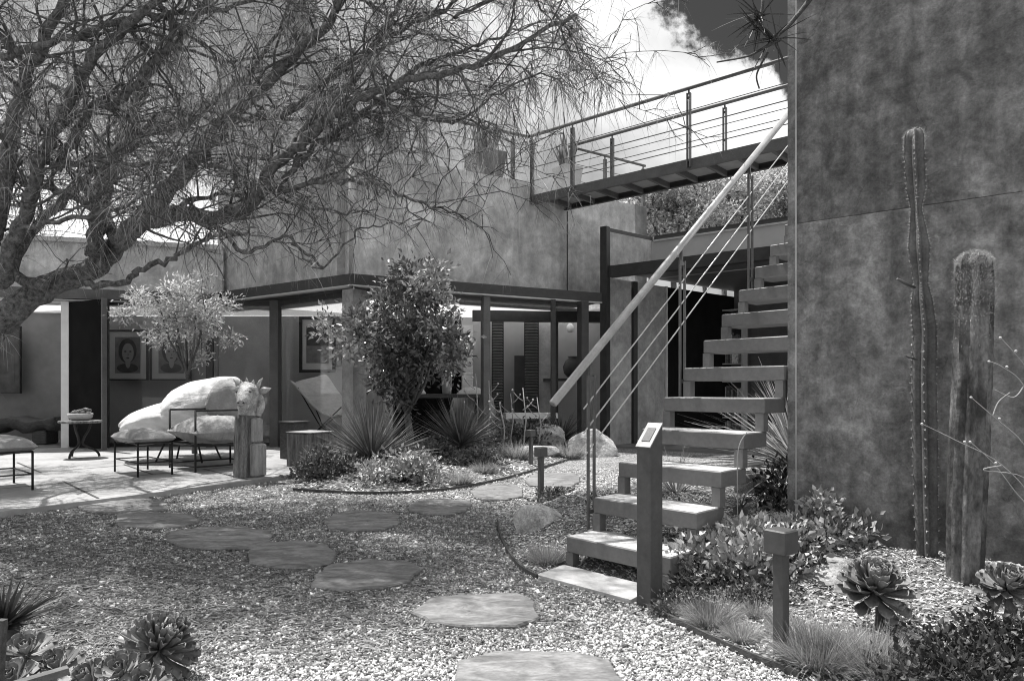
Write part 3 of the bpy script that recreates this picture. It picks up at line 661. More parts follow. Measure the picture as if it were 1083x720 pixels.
MB().prism([tuple(bp(.02, .065)), tuple(bp(BL, .065)), tuple(bp(BL, BW-.1)), tuple(bp(.02, BW-.1))], Z1-.06, Z1-.03).build('deck', 'board', bridge)
for i in range(15):
    t = .35+i*.47; a = bp(t, .066); b = bp(t+.03, BW-.102)
    m = MB().beam((*a, Z0+.045), (*b, Z0+.045), .05, .08); m.build('cross_member', 'steel', bridge)
def rail_post(p, z0, z1, root, u, mat='steel'):
    m = MB()
    for s in (-1, 1): m.box((*(p+u*s*.022), (z0+z1-.05)/2), .014, .05, z1-.05-z0, u)
    for z in (z0+.1, (z0+z1)/2, z1-.12): m.box((*p, z), .03, .02, .03, u)
    m.box((*p, z1-.035), .02, .02, .07, u)
    return m.build('railing_post', mat, root)
RT = 5.34
for s, ts in ((-.03, (.06, ray2(606.6, B0, bd), ray2(729.5, B0, bd), 6.6)), (BW+.02, (.3, ray2(646.8, bp(0, BW), bd), ray2(766, bp(0, BW), bd), 6.0))):
    for t in ts:
        p = bp(t, s) if np.isscalar(t) else t+bnn*(s if s < 0 else .02)
        rail_post(p, Z0+.02 if s < 0 else Z1-.1, RT-.02, bridge, bd)
    a, b = bp(-.02 if s < 0 else .25, s), bp(BL, s)
    MB().tube([(*a, RT), (*b, RT)], .028, 10).build('top_rail', 'steel', bridge, True)
    for z in (4.56, 4.79, 5.02): MB().tube([(*(a+bd*.06), z), (*b, z)], .006 if z != 4.79 else .008, 6).build('cable', 'steel', bridge, True)
tr = thing('terrace_railing', (*(B0-wd*1.5), 4.5), 'steel cable railing along the roof terrace left of the footbridge', 'railing')
e0 = bp(-.02, -.03); e1 = e0-wd*4.2
MB().tube([(*e0, RT-.002), (*e1, RT-.002)], .028, 10).build('top_rail', 'steel', tr, True)
for t in (.28, 1.9, 3.5): rail_post(e0-wd*t+bk*.06, 4.56, RT-.02, tr, wd)
for z in (4.72, 4.92, 5.12): MB().tube([(*(e0-wd*.02+bk*.06), z), (*(e1+bk*.06), z)], .006, 6).build('cable', 'steel', tr, True)
tr2 = thing('terrace_railing', (*We, 4.5), 'short steel railing on the terrace beyond the footbridge', 'railing')
f0 = bp(.25, BW+.02); f1 = We+np.array((.0, .15))
MB().tube([(*f0, RT-.002), (*f1, RT-.002)], .024, 8).build('top_rail', 'steel', tr2, True)
for z in (4.75, 5.05): MB().tube([(*f0, z), (*f1, z)], .006, 6).build('cable', 'steel', tr2, True)
for q in (.45, .97): rail_post(f0+(f1-f0)*q, 4.5, RT-.02, tr2, wd)
# planters with sword-leaved plants
def planter(p, z, label, w, h, n, L, potmat):
    t = thing('potted_sansevieria', (*p, z), label, 'potted plant', 'planters on the roof terrace')
    u = wd; vs = []
    for zz, k in ((0, .78), (h, 1.0), (h, .9), (h-.05, .88)):
        c = np.array(p); vs += [(*(c+u*i*w/2*k+bk*j*w/2*k), z+zz) for i, j in ((-1, -1), (1, -1), (1, 1), (-1, 1))]
    MB().add(vs, [(3, 2, 1, 0)]+[(k*4+i, k*4+(i+1) % 4, k*4+4+(i+1) % 4, k*4+4+i) for k in range(3) for i in range(4)]+[(12, 13, 14, 15)]).build('pot', potmat, t)
    base = np.stack((p[0]+RNG.uniform(-w*.3, w*.3, n), p[1]+RNG.uniform(-w*.3, w*.3, n), np.full(n, z+h-.06)), 1)
    dr = np.stack((RNG.normal(0, .2, n), RNG.normal(0, .2, n), np.ones(n)), 1)
    V, Fc, k = blades(base, dr, RNG.uniform(.6, 1, n)*L, .055, 0, 4, taper=2.2); npmesh('leaves', V, Fc, 'yucca', t, per(n, k))
pA = P(600, 0, 12.05)[:2]; planter(pA, 4.5, 'pale square planter of upright sword leaves beside the footbridge end', .40, .40, 26, .75, 'pot')
pB = P(513, 0, 11.6)[:2]; planter(pB, 4.5, 'dark square planter of sword leaves behind the tree twigs on the terrace', .55, .50, 34, .80, 'potd')

# ------------------------------------------------------------------ tower wall at the right
tw = thing('tower_wall', (*W0, 0), 'tall dark weathered stucco wall with a level seam behind the cacti', 'wall')
WL = ray2(833, W0, WD); WR = W0+WD*4.2; SE = 1.965
MB().wall(WL+WD*.045, WR, -.1, SE-.0015, .15, 1).build('lower_panel', 'tower_low', tw)
MB().wall(WL+WD*.045, WR, SE+.0015, 4.6, .15, 1).build('upper_panel', 'tower_up', tw)
MB().wall(WL+WD*.05-WN*.02, WR-WN*.02, SE-.0015, SE+.0015, .11, 1).build('seam', 'rockd', tw)
MB().wall(WL, WL+WD*.043, -.1, 4.6, .16, 1).build('corner_trim', 'tower_low', tw)
MB().wall(WL+WD*.043+WN*.004, WL+WD*.052+WN*.004, -.1, 4.6, .01, 1).build('corner_bead', 'pot', tw)

# ------------------------------------------------------------------ staircase
su = unit((857/F, 1)); sw = unit((691/F, -1)); S0 = np.array(G(598, 600.8)[:2]); SG, SR, SWD = .217, .191, .672
stairs = thing('open_staircase', (*S0, 0), 'open grey steel staircase of boxed treads with pipe handrail beside the tower wall', 'staircase')
TH = .085
for k in range(15):
    z = .18+SR*k; o = S0+su*SG*k; dep = SG+.052
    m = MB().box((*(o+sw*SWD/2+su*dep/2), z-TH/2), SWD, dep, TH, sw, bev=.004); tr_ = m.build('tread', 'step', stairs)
    MB().box((*(o+sw*SWD/2+su*dep/2), z+.0012), SWD-.012, dep-.012, .0024, sw).build('walking_surface', 'lit_tread', tr_)  # thin plate with the sun's brightness put into its paler colour
    zb = .022 if k == 0 else z-SR+.001; zt_ = z-TH-.001
    for s in (.026, SWD-.026):
        MB().box((*(o+sw*s+su*.029), (zb+zt_)/2), .05, .056, zt_-zb, sw).build('leg', 'step', tr_)
zl = .18+SR*15; o = S0+su*SG*15; MB().box((*(o+sw*SWD/2+su*.6), zl-TH/2), SWD, 1.2, TH, sw).build('landing', 'step', stairs)
for t in (.3, 1.1): MB().box((*(o+sw*SWD*.5+su*t), (zl-TH)/2-.001), .1, .1, zl-TH-.004, sw).build('landing_post', 'steel', stairs)
def nose(Gq): return .18+SR/SG*Gq
off = -sw*.035
r0, r1 = S0+off+su*-.06, S0+off+su*3.3
MB().tube([(*r0, nose(-.06)+.79), (*r1, nose(3.3)+.79)], .0245, 14).build('handrail', 'pipe', stairs, True)
for Gp in (SG+.02, 5*SG+.03, 9*SG, 13*SG):
    zb = nose(math.floor(Gp/SG)*SG)-TH-.1; ztop = nose(Gp)+.69; m = MB()
    for s in (-.025, .025): m.box((*(S0+off*.75+su*(Gp+s)), (zb+ztop)/2), .013, .014, ztop-zb, su)
    for z in (ztop-.02, zb+.1): m.box((*(S0+off*.75+su*Gp), z), .037, .010, .024, su)
    m.box((*(S0+off+su*Gp), ztop+.04), .016, .02, .1, su); m.build('railing_post', 'steel', stairs)
for h in (.55, .41, .27): MB().tube([(*(S0+off*.75+su*SG*.8), nose(SG*.8)+h), (*(S0+off*.75+su*3.3), nose(3.3)+h)], .0046, 8).build('cable', 'cable', stairs, True)

# newel sign post
nb = G(688, 645); nw, nz0, nz1 = .075, .735, .835
sp = thing('sign_post', nb, 'square grey steel post with a slanted plaque on top at the foot of the stairs', 'sign post')
c0 = nb[:2]; q = [c0, c0-sw*nw, c0-sw*nw+su*nw*1.15, c0+su*nw*1.15]
MB().add([(*p, -.02) for p in q]+[(*q[0], nz0), (*q[1], nz0), (*q[2], nz1), (*q[3], nz1)], [(0, 1, 2, 3), (4, 7, 6, 5)]+[(i, 4+i, 4+(i+1) % 4, (i+1) % 4) for i in range(4)]).build('post', 'newel', sp)
nrm = unit(np.cross(np.array((*sw, 0)), np.array((*(su*nw*1.15), nz1-nz0)))); nrm = nrm if nrm[2] > 0 else -nrm
def plate(k0, lift, th, nm, mat, par):
    cen = (np.array((*q[0], nz0))+np.array((*q[2], nz1)))/2; A = np.array((*(-sw*nw), 0)); B = np.array((*(su*nw*1.15), nz1-nz0))
    vs = [cen+A*i*k0/2+B*j*k0/2+nrm*l for l in (lift, lift+th) for i, j in ((-1, -1), (1, -1), (1, 1), (-1, 1))]
    return MB().add(vs, [(0, 1, 2, 3), (7, 6, 5, 4)]+[(i, 4+i, 4+(i+1) % 4, (i+1) % 4) for i in range(4)]).build(nm, mat, par)
pl = plate(1.06, .001, .006, 'plaque', 'plaque', sp); plate(.58, .008, .002, 'inset', 'steel', pl)

# bollard lights
def bollard():
    t = thing('bollard_light', (0, 0, 0), 'dark square bollard light nearest the camera among grass tufts', 'bollard light', 'bollard lights')
    MB().box((0, 0, .19), .042, .042, .40, (.8, .6), .003).build('post', 'newel', t, loc=(0, 0, 0))
    MB().box((0, 0, .435), .088, .088, .088, (.8, .6), .005).build('lamp_head', 'newel', t, loc=(0, 0, 0))
    return t
b0 = bollard(); p = RB(826, 697); b0.location = tuple(p)
for px, py, lab in ((572, 529, 'small bollard light beside the pale boulder at the path edge'), (561.5, 494, 'small bollard light in the yucca bed before the white bench')):
    c = copy_tree(b0); p = G(px, py); c.location = tuple(p); c['label'] = lab

# ------------------------------------------------------------------ rocks
def rock(px, py, w, h, dpt, label, mat, seed, z=0.0, rot=.3):
    p = G(px, py, z); rr = np.random.default_rng(seed); import bmesh
    bm = bmesh.new(); bmesh.ops.create_icosphere(bm, subdivisions=4, radius=1)
    pl = [(unit(rr.normal(size=3)), rr.uniform(.55, .86)) for _ in range(13)]
    fq = [(rr.normal(size=3)*s, rr.uniform(0, 6), a) for s, a in ((2.2, .05), (4, .03), (8, .016), (15, .008), (26, .004))]
    ca, sa = math.cos(rot), math.sin(rot)
    for v in bm.verts:
        c = np.array(v.co)
        for n_, k in pl:
            dd = c@n_-k
            if dd > 0: c = c-n_*dd*.96
        c = c*(1+sum(a*math.sin(c@f+ph) for f, ph, a in fq))
        x_, y_, z_ = c[0]*w/2, c[1]*dpt/2, (c[2]*.75+.45)*h/1.25
        v.co = (x_*ca-y_*sa, x_*sa+y_*ca, z_-.02)
    me = bpy.data.meshes.new('boulder'); bm.to_mesh(me); bm.free(); me.polygons.foreach_set('use_smooth', [True]*len(me.polygons)); me.materials.append(MT[mat])
    me.set_sharp_from_angle(angle=.45)
    o = link('boulder', me, None, p+np.array((0, dpt*.3, 0))); return tag(o, label, 'rock', 'boulders in the planting beds')
rock(574, 569, .40, .27, .34, 'pale rounded boulder at the path edge left of the lowest steps', 'rock', 3)
rock(578, 479, .66, .50, .5, 'upper pale boulder stacked behind the small yucca bed bollard', 'rock', 5)
rock(570, 487, .64, .28, .4, 'lower pale boulder directly behind the two small bollards', 'rock', 8)
rock(631, 483, .82, .44, .6, 'big pointed pale boulder behind the foot of the handrail', 'rock', 15, rot=.5)
rock(884, 618, .46, .12, .5, 'flat grey boulder between jade shrub and rosette succulent', 'rockd', 21, z=.07)
rock(722, 533, .26, .15, .2, 'small pale boulder seen between the treads of the stairs', 'rock', 30, z=.05)
rock(745, 548, .20, .14, .2, 'smooth grey stone lying below the second tread', 'rockd', 33, z=.05)
rock(800, 528, .34, .30, .3, 'rounded grey boulder between stairs and tower wall', 'rockd', 37, z=.1)
rock(573+(-145), 500, .3, .2, .3, 'small white boulder at the foot of the left yucca', 'rock', 41, z=.05)

# ------------------------------------------------------------------ plants
def yucca(p, R, n, label, name='yucca', mat='yucca', width=.022, up=.25, droop=.12, cat='yucca', group=None, lmin=.7, trunk=.12):
    t = thing(name, p, label, cat, group)
    az = RNG.uniform(0, 2*math.pi, n); el = np.arcsin(np.clip(RNG.uniform(-.12, 1, n)**.9, -1, .985))
    dr = np.stack((np.cos(az)*np.cos(el), np.sin(az)*np.cos(el), np.sin(el)+up*.3), 1); dr /= np.linalg.norm(dr, axis=1, keepdims=True)
    base = np.array(p)+np.array((0, 0, trunk))+dr*.03
    V, Fc, k = blades(base, dr, RNG.uniform(lmin, 1, n)*R, RNG.uniform(.7, 1.1, n)*width, RNG.uniform(.2, 1, n)*droop, 4, taper=1.4)
    npmesh('leaves', V, Fc, mat, t, per(n, k))
    MB().lathe((p[0], p[1], p[2]-.03), [(.05, 0), (.055, trunk*.6), (.05, trunk+.04), (.01, trunk+.06)], 10).build('stem', 'twig', t, True)
    return t
yucca(LB(393, 497), .80, 620, 'large dense spiky yucca in front of the glass corner', group='spiky yuccas in the bed', width=.017, droop=.06)
yucca(LB(487, 480), .82, 480, 'spiky yucca with narrow leaves right of the larger dense one', group='spiky yuccas in the bed', width=.016, droop=.06)
yucca(LB(338, 498), .30, 90, 'small spiky plant beside the wooden stump', 'aloe', 'eche', .03, cat='aloe', trunk=.05)
yucca(LB(450, 503), .26, 80, 'low star shaped aloe under the larger yucca', 'aloe', 'eche', .026, cat='aloe', trunk=.05)
yucca((2.25, 5.35, .05), 1.15, 420, 'big arching grassy plant spilling behind the middle treads', 'beaked_yucca', 'drygrass', .02, .1, .5, 'yucca', trunk=.3)
yucca((1.35, 5.6, .05), .55, 160, 'arching grassy tuft behind the lower treads', 'beaked_yucca', 'grass', .012, .1, .55, 'yucca', trunk=.06)
yucca(RB(783, 545), .16, 22, 'tiny star shaped agave under the stair edge by the stalk', 'agave', 'eche', .012, cat='agave', trunk=.04)
yucca(G(2, 712), .19, 130, 'dark spiky plant cut by the left edge of the picture', 'agave', 'darkleaf', .022, .2, .05, 'agave', trunk=.16)
yucca((.8, 10.9, .05), .6, 120, 'dark strappy plant in front of the pavilion post', 'flax_plant', 'darkleaf', .03, .4, .2, 'plant')

def tuft(p, R, n, label, mat='grass', h=1.0, w=.0026):
    n = int(n*1.5)
    a = RNG.uniform(0, 6.3, n); r = RNG.uniform(0, 1, n)**.7*R*.45
    base = np.stack((p[0]+np.cos(a)*r, p[1]+np.sin(a)*r, np.full(n, p[2]-.004)), 1)
    dr = np.stack((np.cos(a)*RNG.uniform(.05, 1.5, n), np.sin(a)*RNG.uniform(.05, 1.5, n), np.ones(n)*h), 1)
    V, Fc, k = blades(base, dr, RNG.uniform(.5, 1.05, n)*R, w, RNG.uniform(.05, .5, n), 4)
    return tag(npmesh('grass_tuft', V, Fc, mat, rnd=per(n, k), loc=p), label, 'grass tuft', 'grass tufts in the beds')
tuft(RB(752, 660), .17, 1300, 'fine round grass tuft between edging strip and jade shrub')
tuft(RB(866, 702), .22, 2600, 'big shaggy grass tuft right of the nearest bollard')
tuft(RB(918, 706), .2, 2000, 'shaggy grass tuft under the large rosette succulent')
tuft(RB(800, 650), .10, 500, 'small dry grass tuft left of the nearest bollard', 'drygrass')
tuft(RB(578, 594), .17, 800, 'dry grass tuft in front of the pale boulder by the steps', 'drygrass')
tuft(LB(486, 512), .22, 700, 'pale grass tuft at the curve of the yucca bed edging', 'drygrass', w=.005)
tuft(LB(512, 500), .22, 600, 'pale grass tuft right of the one at the bed curve', 'drygrass', w=.005)
tuft(LB(602, 484), .34, 700, 'soft grass tuft between the pale boulders', 'grass', w=.006)
tuft(LB(546, 484), .34, 600, 'loose grass tuft left of the yucca bed bollard', 'drygrass', w=.006)

def mound(p, R, n, label, mat, ls, name='leafy_shrub', cat='shrub', clumps=26, flat=.8, aspect=.55, group=None, stems=True, up=.4):
    """leafy clumps spread over a dome, with short stems"""
    t = thing(name, p, label, cat, group); R = np.array(R if np.ndim(R) else (R, R, R*flat), float)
    q = RNG.normal(size=(clumps, 3)); q /= np.linalg.norm(q, axis=1, keepdims=True); q[:, 2] = np.abs(q[:, 2])
    cc = np.array(p)+q*R*RNG.uniform(.45, 1.0, (clumps, 1)); ci = RNG.integers(0, clumps, n)
    off = RNG.normal(size=(n, 3))*R*.16; pos = cc[ci]+off; pos[:, 2] = np.maximum(pos[:, 2], p[2]+.01)
    dr = off/np.linalg.norm(off, axis=1, keepdims=True)+np.array((0, 0, up))+RNG.normal(0, .4, (n, 3))
    s = RNG.uniform(.7, 1.25, n)*ls
    V, Fc = inst(LEAF_V, LEAF_F, pos, frames(dr), s[:, None]*np.array((aspect, 1, 1))); npmesh('foliage', V, Fc, mat, t, np.repeat(np.clip(RNG.uniform(-.25, .25, n)+RNG.uniform(.2, .8, clumps)[ci], 0, 1), 5))
    if stems:
        m = MB()
        for c in cc: m.tube([np.array(p)+np.array((0, 0, -.02)), (np.array(p)+c)/2+np.array((0, 0, -.02)), c], [.008, .006, .003], 5)
        m.build('stem', 'twig', t, True)
    return t
# jade shrub made of spoon leaves
mound(RB(790, 606), (.36, .30, .22), 3600, 'jade shrub with plump pale leaves below the right end of the steps', 'jade', .043, 'jade_shrub', clumps=60, aspect=.62, group='jade shrubs by the steps')
mound(RB(868, 576), (.27, .2, .23), 2000, 'jade shrub with plump pale leaves against the tower wall', 'jade', .043, 'jade_shrub', clumps=34, aspect=.62, group='jade shrubs by the steps')
mound(RB(752, 622), (.2, .2, .12), 900, 'low dark leafed shrub in front of the steps beside the sign post', 'cover', .028, clumps=22)
mound(RB(835, 600)+np.array((0, -.1, 0)), (.10, .1, .17), 300, 'dark prickly shrub behind the nearest bollard', 'darkleaf', .035, clumps=10)
mound(RB(1012, 738), (.24, .22, .17), 2300, 'dark small leafed shrub at the bottom under the right rosette', 'darkleaf', .028, clumps=50, group='dark shrubs at the lower right')
mound(RB(1078, 702), (.2, .2, .16), 1600, 'dark small leafed shrub in the lower right corner', 'darkleaf', .028, clumps=34, group='dark shrubs at the lower right')
mound(G(638, 540, .02), (.34, .5, .10), 2600, 'dense dark ground cover beside the lower stair posts', 'cover', .03, 'ground_cover_plant', 'plant', clumps=60)
mound(G(590, 528, .02), (.22, .3, .08), 900, 'low dark ground cover trailing behind the path edge bollard', 'cover', .03, 'ground_cover_plant', 'plant', clumps=26)
mound(LB(350, 504), (.42, .35, .28), 1700, 'dark leafy shrub left of the larger yucca', 'cover', .05, clumps=34)
mound(LB(425, 508), (.46, .34, .26), 1900, 'bright curly leafed shrub right of the larger yucca', 'jade', .05, clumps=38)
mound(LB(505, 492), (.36, .3, .2), 1000, 'low pale shrub under the narrow leaved yucca', 'cover', .05, clumps=24)
mound(LB(455, 490), (.4, .3, .25), 1200, 'leafy shrub between the two spiky yuccas', 'cover', .055, clumps=26)
mound((2.0, 4.75, .1), (.3, .25, .45), 1300, 'dark leafy shrub between boulder and tower wall', 'darkleaf', .05, clumps=28)
mound((.85, 5.0, .05), (.5, .4, .14), 1500, 'low ground cover beneath the stairs', 'cover', .035, 'ground_cover_plant', 'plant', clumps=34)
mound((.1, 10.7, .06), (.6, .35, .42), 1500, 'dark flowering shrub before the white bench', 'cover', .06, clumps=30)
mound((-.55, 10.3, .06), (.45, .3, .35), 900, 'loose shrub in front of the porch post', 'leaf', .06, clumps=24)

tuft(RB(709, 648), .10, 600, 'fine grass tuft just right of the sign post base')
tuft(RB(784, 676), .11, 800, 'fine grass tuft touching the edging strip left of the nearest bollard', 'drygrass')
tuft(RB(940, 720), .17, 1300, 'shaggy grass tuft at the bottom edge under the large rosette')
tuft(RB(832, 668), .12, 700, 'small grass tuft right behind the nearest bollard', 'drygrass')
mound(RB(716, 645), (.16, .14, .08), 700, 'low creeping plant between sign post and jade shrub', 'cover', .022, 'ground_cover_plant', 'plant', clumps=24)
mound(RB(800, 635), (.22, .12, .08), 900, 'low creeping plant along the front of the jade shrub', 'cover', .022, 'ground_cover_plant', 'plant', clumps=26)
mound(RB(965, 655), (.12, .1, .06), 350, 'small dry creeping plant between the two dark rosettes', 'jade', .018, 'ground_cover_plant', 'plant', clumps=14)
# rosette succulents
def spoon(nu=9, nv=4):
    v, f = [], []
    for i in range(nu):
        t = (0, .2, .4, .58, .72, .84, .92, .975, 1)[i]; w = (.16, .24, .42, .72, .94, 1.0, .86, .56, .16)[i]*.5
        for j in range(nv):
            s = -1+2*j/(nv-1); v.append((s*w, t, .13*(s*s)*w*2+.26*t*t))
        for j in range(nv):
            s = 1-2*j/(nv-1); v.append((s*w*.9, t, .13*(s*s)*w*2+.26*t*t-.09*(1-s*s*.7)*(1-.5*t)))
    k = 2*nv
    for i in range(nu-1):
        for j in range(k): f.append((i*k+j, i*k+(j+1) % k, (i+1)*k+(j+1) % k, (i+1)*k+j))
    f.append(tuple((nu-1)*k+j for j in (0, 1, 6, 7))); f.append(tuple((nu-1)*k+j for j in (1, 2, 5, 6))); f.append(tuple((nu-1)*k+j for j in (2, 3, 4, 5)))
    return np.array(v), np.array(f)
SPV, SPF = spoon()
def rosette_mesh(cen, axis, R, n, wide=.5):
    ax = unit(axis); ref = unit(np.cross(ax, (.3, .9, .1))); rf2 = np.cross(ax, ref)
    i = np.arange(n); a = i*2.39996; f = (i+.5)/n
    el = np.radians(84-116*f**1.25); ln = R*(.45+.68*f**.6)
    rad = np.cos(a)[:, None]*ref+np.sin(a)[:, None]*rf2
    dr = rad*np.cos(el)[:, None]+ax*np.sin(el)[:, None]+RNG.normal(0, .05, (n, 3)); up = ax*np.cos(el)[:, None]-rad*np.sin(el)[:, None]
    dr /= np.linalg.norm(dr, axis=1, keepdims=True)
    x = np.cross(dr, up); x /= np.linalg.norm(x, axis=1, keepdims=True); fr = np.stack((x, dr, np.cross(x, dr)), 1)
    V, Fc = inst(SPV, SPF, np.array(cen)-ax*(f*R*.28)[:, None]+dr*(R*.06), fr, np.stack((ln*wide, ln, ln), 1))
    return V, Fc, np.repeat(np.clip(.5+RNG.normal(0, .22, n), 0, 1), len(SPV))
def aeonium(p, cen, axis, R, n, label, mat='aeon', wide=.42):
    t = thing('rosette_succulent', p, label, 'succulent', 'rosette succulents')
    V, Fc, r = rosette_mesh(cen, axis, R, n, wide); npmesh('rosette', V, Fc, mat, t, r, True)
    MB().tube([np.array(p)-np.array((0, 0, .02)), (np.array(p)+np.array(cen))/2+np.array((.01, 0, 0)), np.array(cen)-unit(axis)*R*.25], [.018, .016, .014], 8).build('stem', 'twig', t, True)
    return t
p = RB(930, 668); c = P(926, 618, p[1]-.02); aeonium(p, c, (-.08, -.45, .9), .122, 84, 'large dark rosette succulent on a stem right of the nearest bollard')
# skirt of dry leaves under it
p = RB(1064, 668); c = P(1066, 618, p[1]-.02); aeonium(p, c, (-.1, -.5, .85), .095, 60, 'dark rosette succulent near the right edge below the cacti')
p = G(172, 728); c = P(172, 680, p[1]); aeonium(p, c, (.5, -.25, .75), .115, 100, 'pale many leaved rosette succulent at the lower left on the gravel', 'eche', .27)
for i, (px, py, d, R, ax, lab) in enumerate(((128, 712, 2.1, .075, (.1, -.6, .8), 'spoon leaved rosette below the many leaved one'), (96, 722, 2.1, .08, (-.2, -.5, .8), 'spoon leaved rosette in the lower left corner group beside the plank'),
        (60, 706, 2.2, .075, (0, -.5, .8), 'spoon leaved rosette above the plank end'), (28, 690, 2.25, .08, (.2, -.5, .8), 'spoon leaved rosette near the spiky plant at the left edge'), (152, 726, 2.05, .07, (.2, -.6, .7), 'spoon leaved rosette lowest in front of the many leaved one'),
        (14, 722, 2.1, .08, (.1, -.5, .8), 'spoon leaved rosette in the lower left corner itself'), (45, 738, 2.0, .08, (.1, -.5, .8), 'spoon leaved rosette half cut off below the plank'))):
    c = P(px, py, d); aeonium((c[0], c[1], .0), c, ax, R, 26, lab, 'eche', .52)
c = P(44, 716, 1.95); tag(MB().beam(P(8, 727, 1.9), P(72, 708, 2.0), .03, .02).build('timber_plank', 'plank', None, loc=c), 'weathered plank edge poking in at the lower left corner', 'plank')
tag(MB().beam(P(-4, 760, 1.9)*np.array((1, 1, 1)), P(2, 655, 1.9), .02, .02).build('timber_stake', 'wooddark', None, loc=P(0, 760, 1.9)), 'dark upright stake at the left edge of the picture', 'stake')

# cacti
def cactus(path, rads, ribs, depth, label, mat, spines=True, flat=1.0, wool=0.0):
    ph0 = -2.12; dome = 1.25*rads[-1]/abs(path[-1][2]-path[0][2])
    p0 = np.array(path[0]); t = thing('column_cactus', p0, label, 'cactus'); pts = np.array(path); n = ribs*4
    # resample
    s = np.linspace(0, 1, len(pts)); ss = np.concatenate((np.linspace(0, .93, 70), np.linspace(.934, 1, 20)))
    C_ = np.stack([np.interp(ss, s, pts[:, i]) for i in range(3)], 1); R_ = np.interp(ss, s, rads)
    vs, sp, sd, wo, wn_ = [], [], [], [], []
    for i in range(90):
        e = 1.0 if ss[i] < 1-dome else math.sqrt(max(.012, 1-((ss[i]-1+dome)/(dome*1.005))**2))
        for k in range(n):
            a = 2*math.pi*k/n+ph0; rib = max(0., (1+math.cos(ribs*(a-ph0)))/2); r = R_[i]*e*(1-depth*(1-rib**.8))
            r *= 1+.015*math.sin(i*2.1+k)
            vs.append((C_[i, 0]+r*math.cos(a), C_[i, 1]+r*math.sin(a), C_[i, 2]))
            if wool and ss[i] > 1-wool: wo.append(vs[-1]); wn_.append((math.cos(a), math.sin(a), .5))
            if spines and k % 4 == 0: sp.append(vs[-1]); sd.append((math.cos(a), math.sin(a), .2))
    fs = [(i*n+k, i*n+(k+1) % n, (i+1)*n+(k+1) % n, (i+1)*n+k) for i in range(89) for k in range(n)]+[tuple(range(89*n, 90*n))]
    MB().add(vs, fs).build('column', mat, t, True)
    if wool:
        q = np.repeat(np.array(wo), 9, 0)+RNG.normal(0, .006, (len(wo)*9, 3)); dd = np.repeat(np.array(wn_), 9, 0)+RNG.normal(0, .7, (len(wo)*9, 3)); q -= dd*.002
        keepw = RNG.uniform(size=len(q)) < np.clip((q[:, 2]-q[:, 2].min())/(np.ptp(q[:, 2])+1e-6)*1.3, .08, 1)**1.3; q, dd = q[keepw], dd[keepw]
        V, Fc, k = blades(q, dd, RNG.uniform(.006, .018, len(q)), .0022, 0, 1); tag(npmesh('woolly_hair', V, Fc, 'spine', t), kind='stuff')
    if spines:
        sp, sd = np.array(sp), np.array(sd); m_ = 9; q = np.repeat(sp, m_, 0); dd = np.repeat(sd, m_, 0)+RNG.normal(0, .7, (len(q), 3))
        V, Fc, k = blades(q, dd, RNG.uniform(.008, .022, len(q))*RNG.uniform(.4, 1, len(q)), .0020, 0, 1); tag(npmesh('spines', V, Fc, 'spine', t), kind='stuff')
        tv, tf = octa(); V, Fc = inst(tv, tf, sp, frames(sd), RNG.uniform(.0016, .0034, len(sp))); tag(npmesh('areoles', V, Fc, 'spine', t), kind='stuff')
    return t
p = RB(981, 590); d = p[1]
cactus([p-np.array((0, 0, .03))]+[P(x_, y_, d) for x_, y_ in ((979, 520), (978, 460), (977, 400), (978, 350), (975, 318), (974, 300), (972, 262), (971, 243), (969, 222), (969, 200), (967, 165), (967, 136))],
       [.050, .056, .060, .058, .056, .050, .033, .051, .039, .026, .045, .048, .046], 5, .66, 'tall thin ribbed column cactus with white spines against the tower wall', 'cactus')
st = bpy.data.objects['column_cactus']; m = MB()
a = P(968, 304, d-.03); m.tube([a, P(958, 300, d-.06), P(949, 295, d-.08)], [.006, .008, .006], 7); a = P(970, 380, d-.03); m.tube([a, P(962, 378, d-.06), P(958, 376, d-.06)], [.005, .006, .004], 7); m.build('bud', 'twig', st, True)
p = RB(1020, 612); d = p[1]
cactus([p-np.array((0, 0, .03))]+[P(x_, y_, d) for x_, y_ in ((1022, 540), (1025, 470), (1028, 400), (1030, 340), (1031, 300), (1030, 267))], [.074, .080, .082, .080, .077, .076, .070], 8, .30, 'thick corky column cactus with rounded top right of the thin one', 'corky', False, wool=.42)

# dry flower stalks at the right
def stalks():
    b = RB(1110, 655); t = thing('dry_flower_plant', b, 'sparse dry flower stalks leaning in from the right edge before the thick cactus', 'plant'); m = MB(); hd = []
    d = 2.75
    ST = [((1110, 655), (1095, 540), (1060, 492), (1010, 465), (975, 448)), ((1112, 655), (1100, 560), (1070, 515), (1048, 487), (1026, 467)), ((1115, 655), (1105, 520), (1083, 470), (1050, 440), (1027, 420)),
          ((1115, 655), (1112, 470), (1083, 408), (1060, 388), (1046, 382)), ((1115, 655), (1118, 440), (1090, 395), (1070, 370), (1058, 357)), ((1060, 492), (1040, 497), (1083, 505), (1095, 540)), ((1083, 408), (1072, 420), (1052, 412)), ((1050, 440), (1056, 425), (1068, 415))]
    for k, s in enumerate(ST):
        pts = [P(x_, y_, d-.02*k) for x_, y_ in s]; pts[0] = b if k < 5 else pts[0]
        q = smooth_px(pts, 5); m.tube(q, np.linspace(.0028, .0012, len(q)), 6)
        if k < 5: hd.append(q[-1]); hd.append(q[len(q)-7]+np.array((0, -.005, .01)))
    m.build('stem', 'stalk', t, True)
    for h in hd: MB().lathe(h-np.array((0, 0, .006)), [(.0012, 0), (.004, .002), (.0055, .006), (.003, .010)], 8).build('flower_head', 'flower', t, True)
stalks()
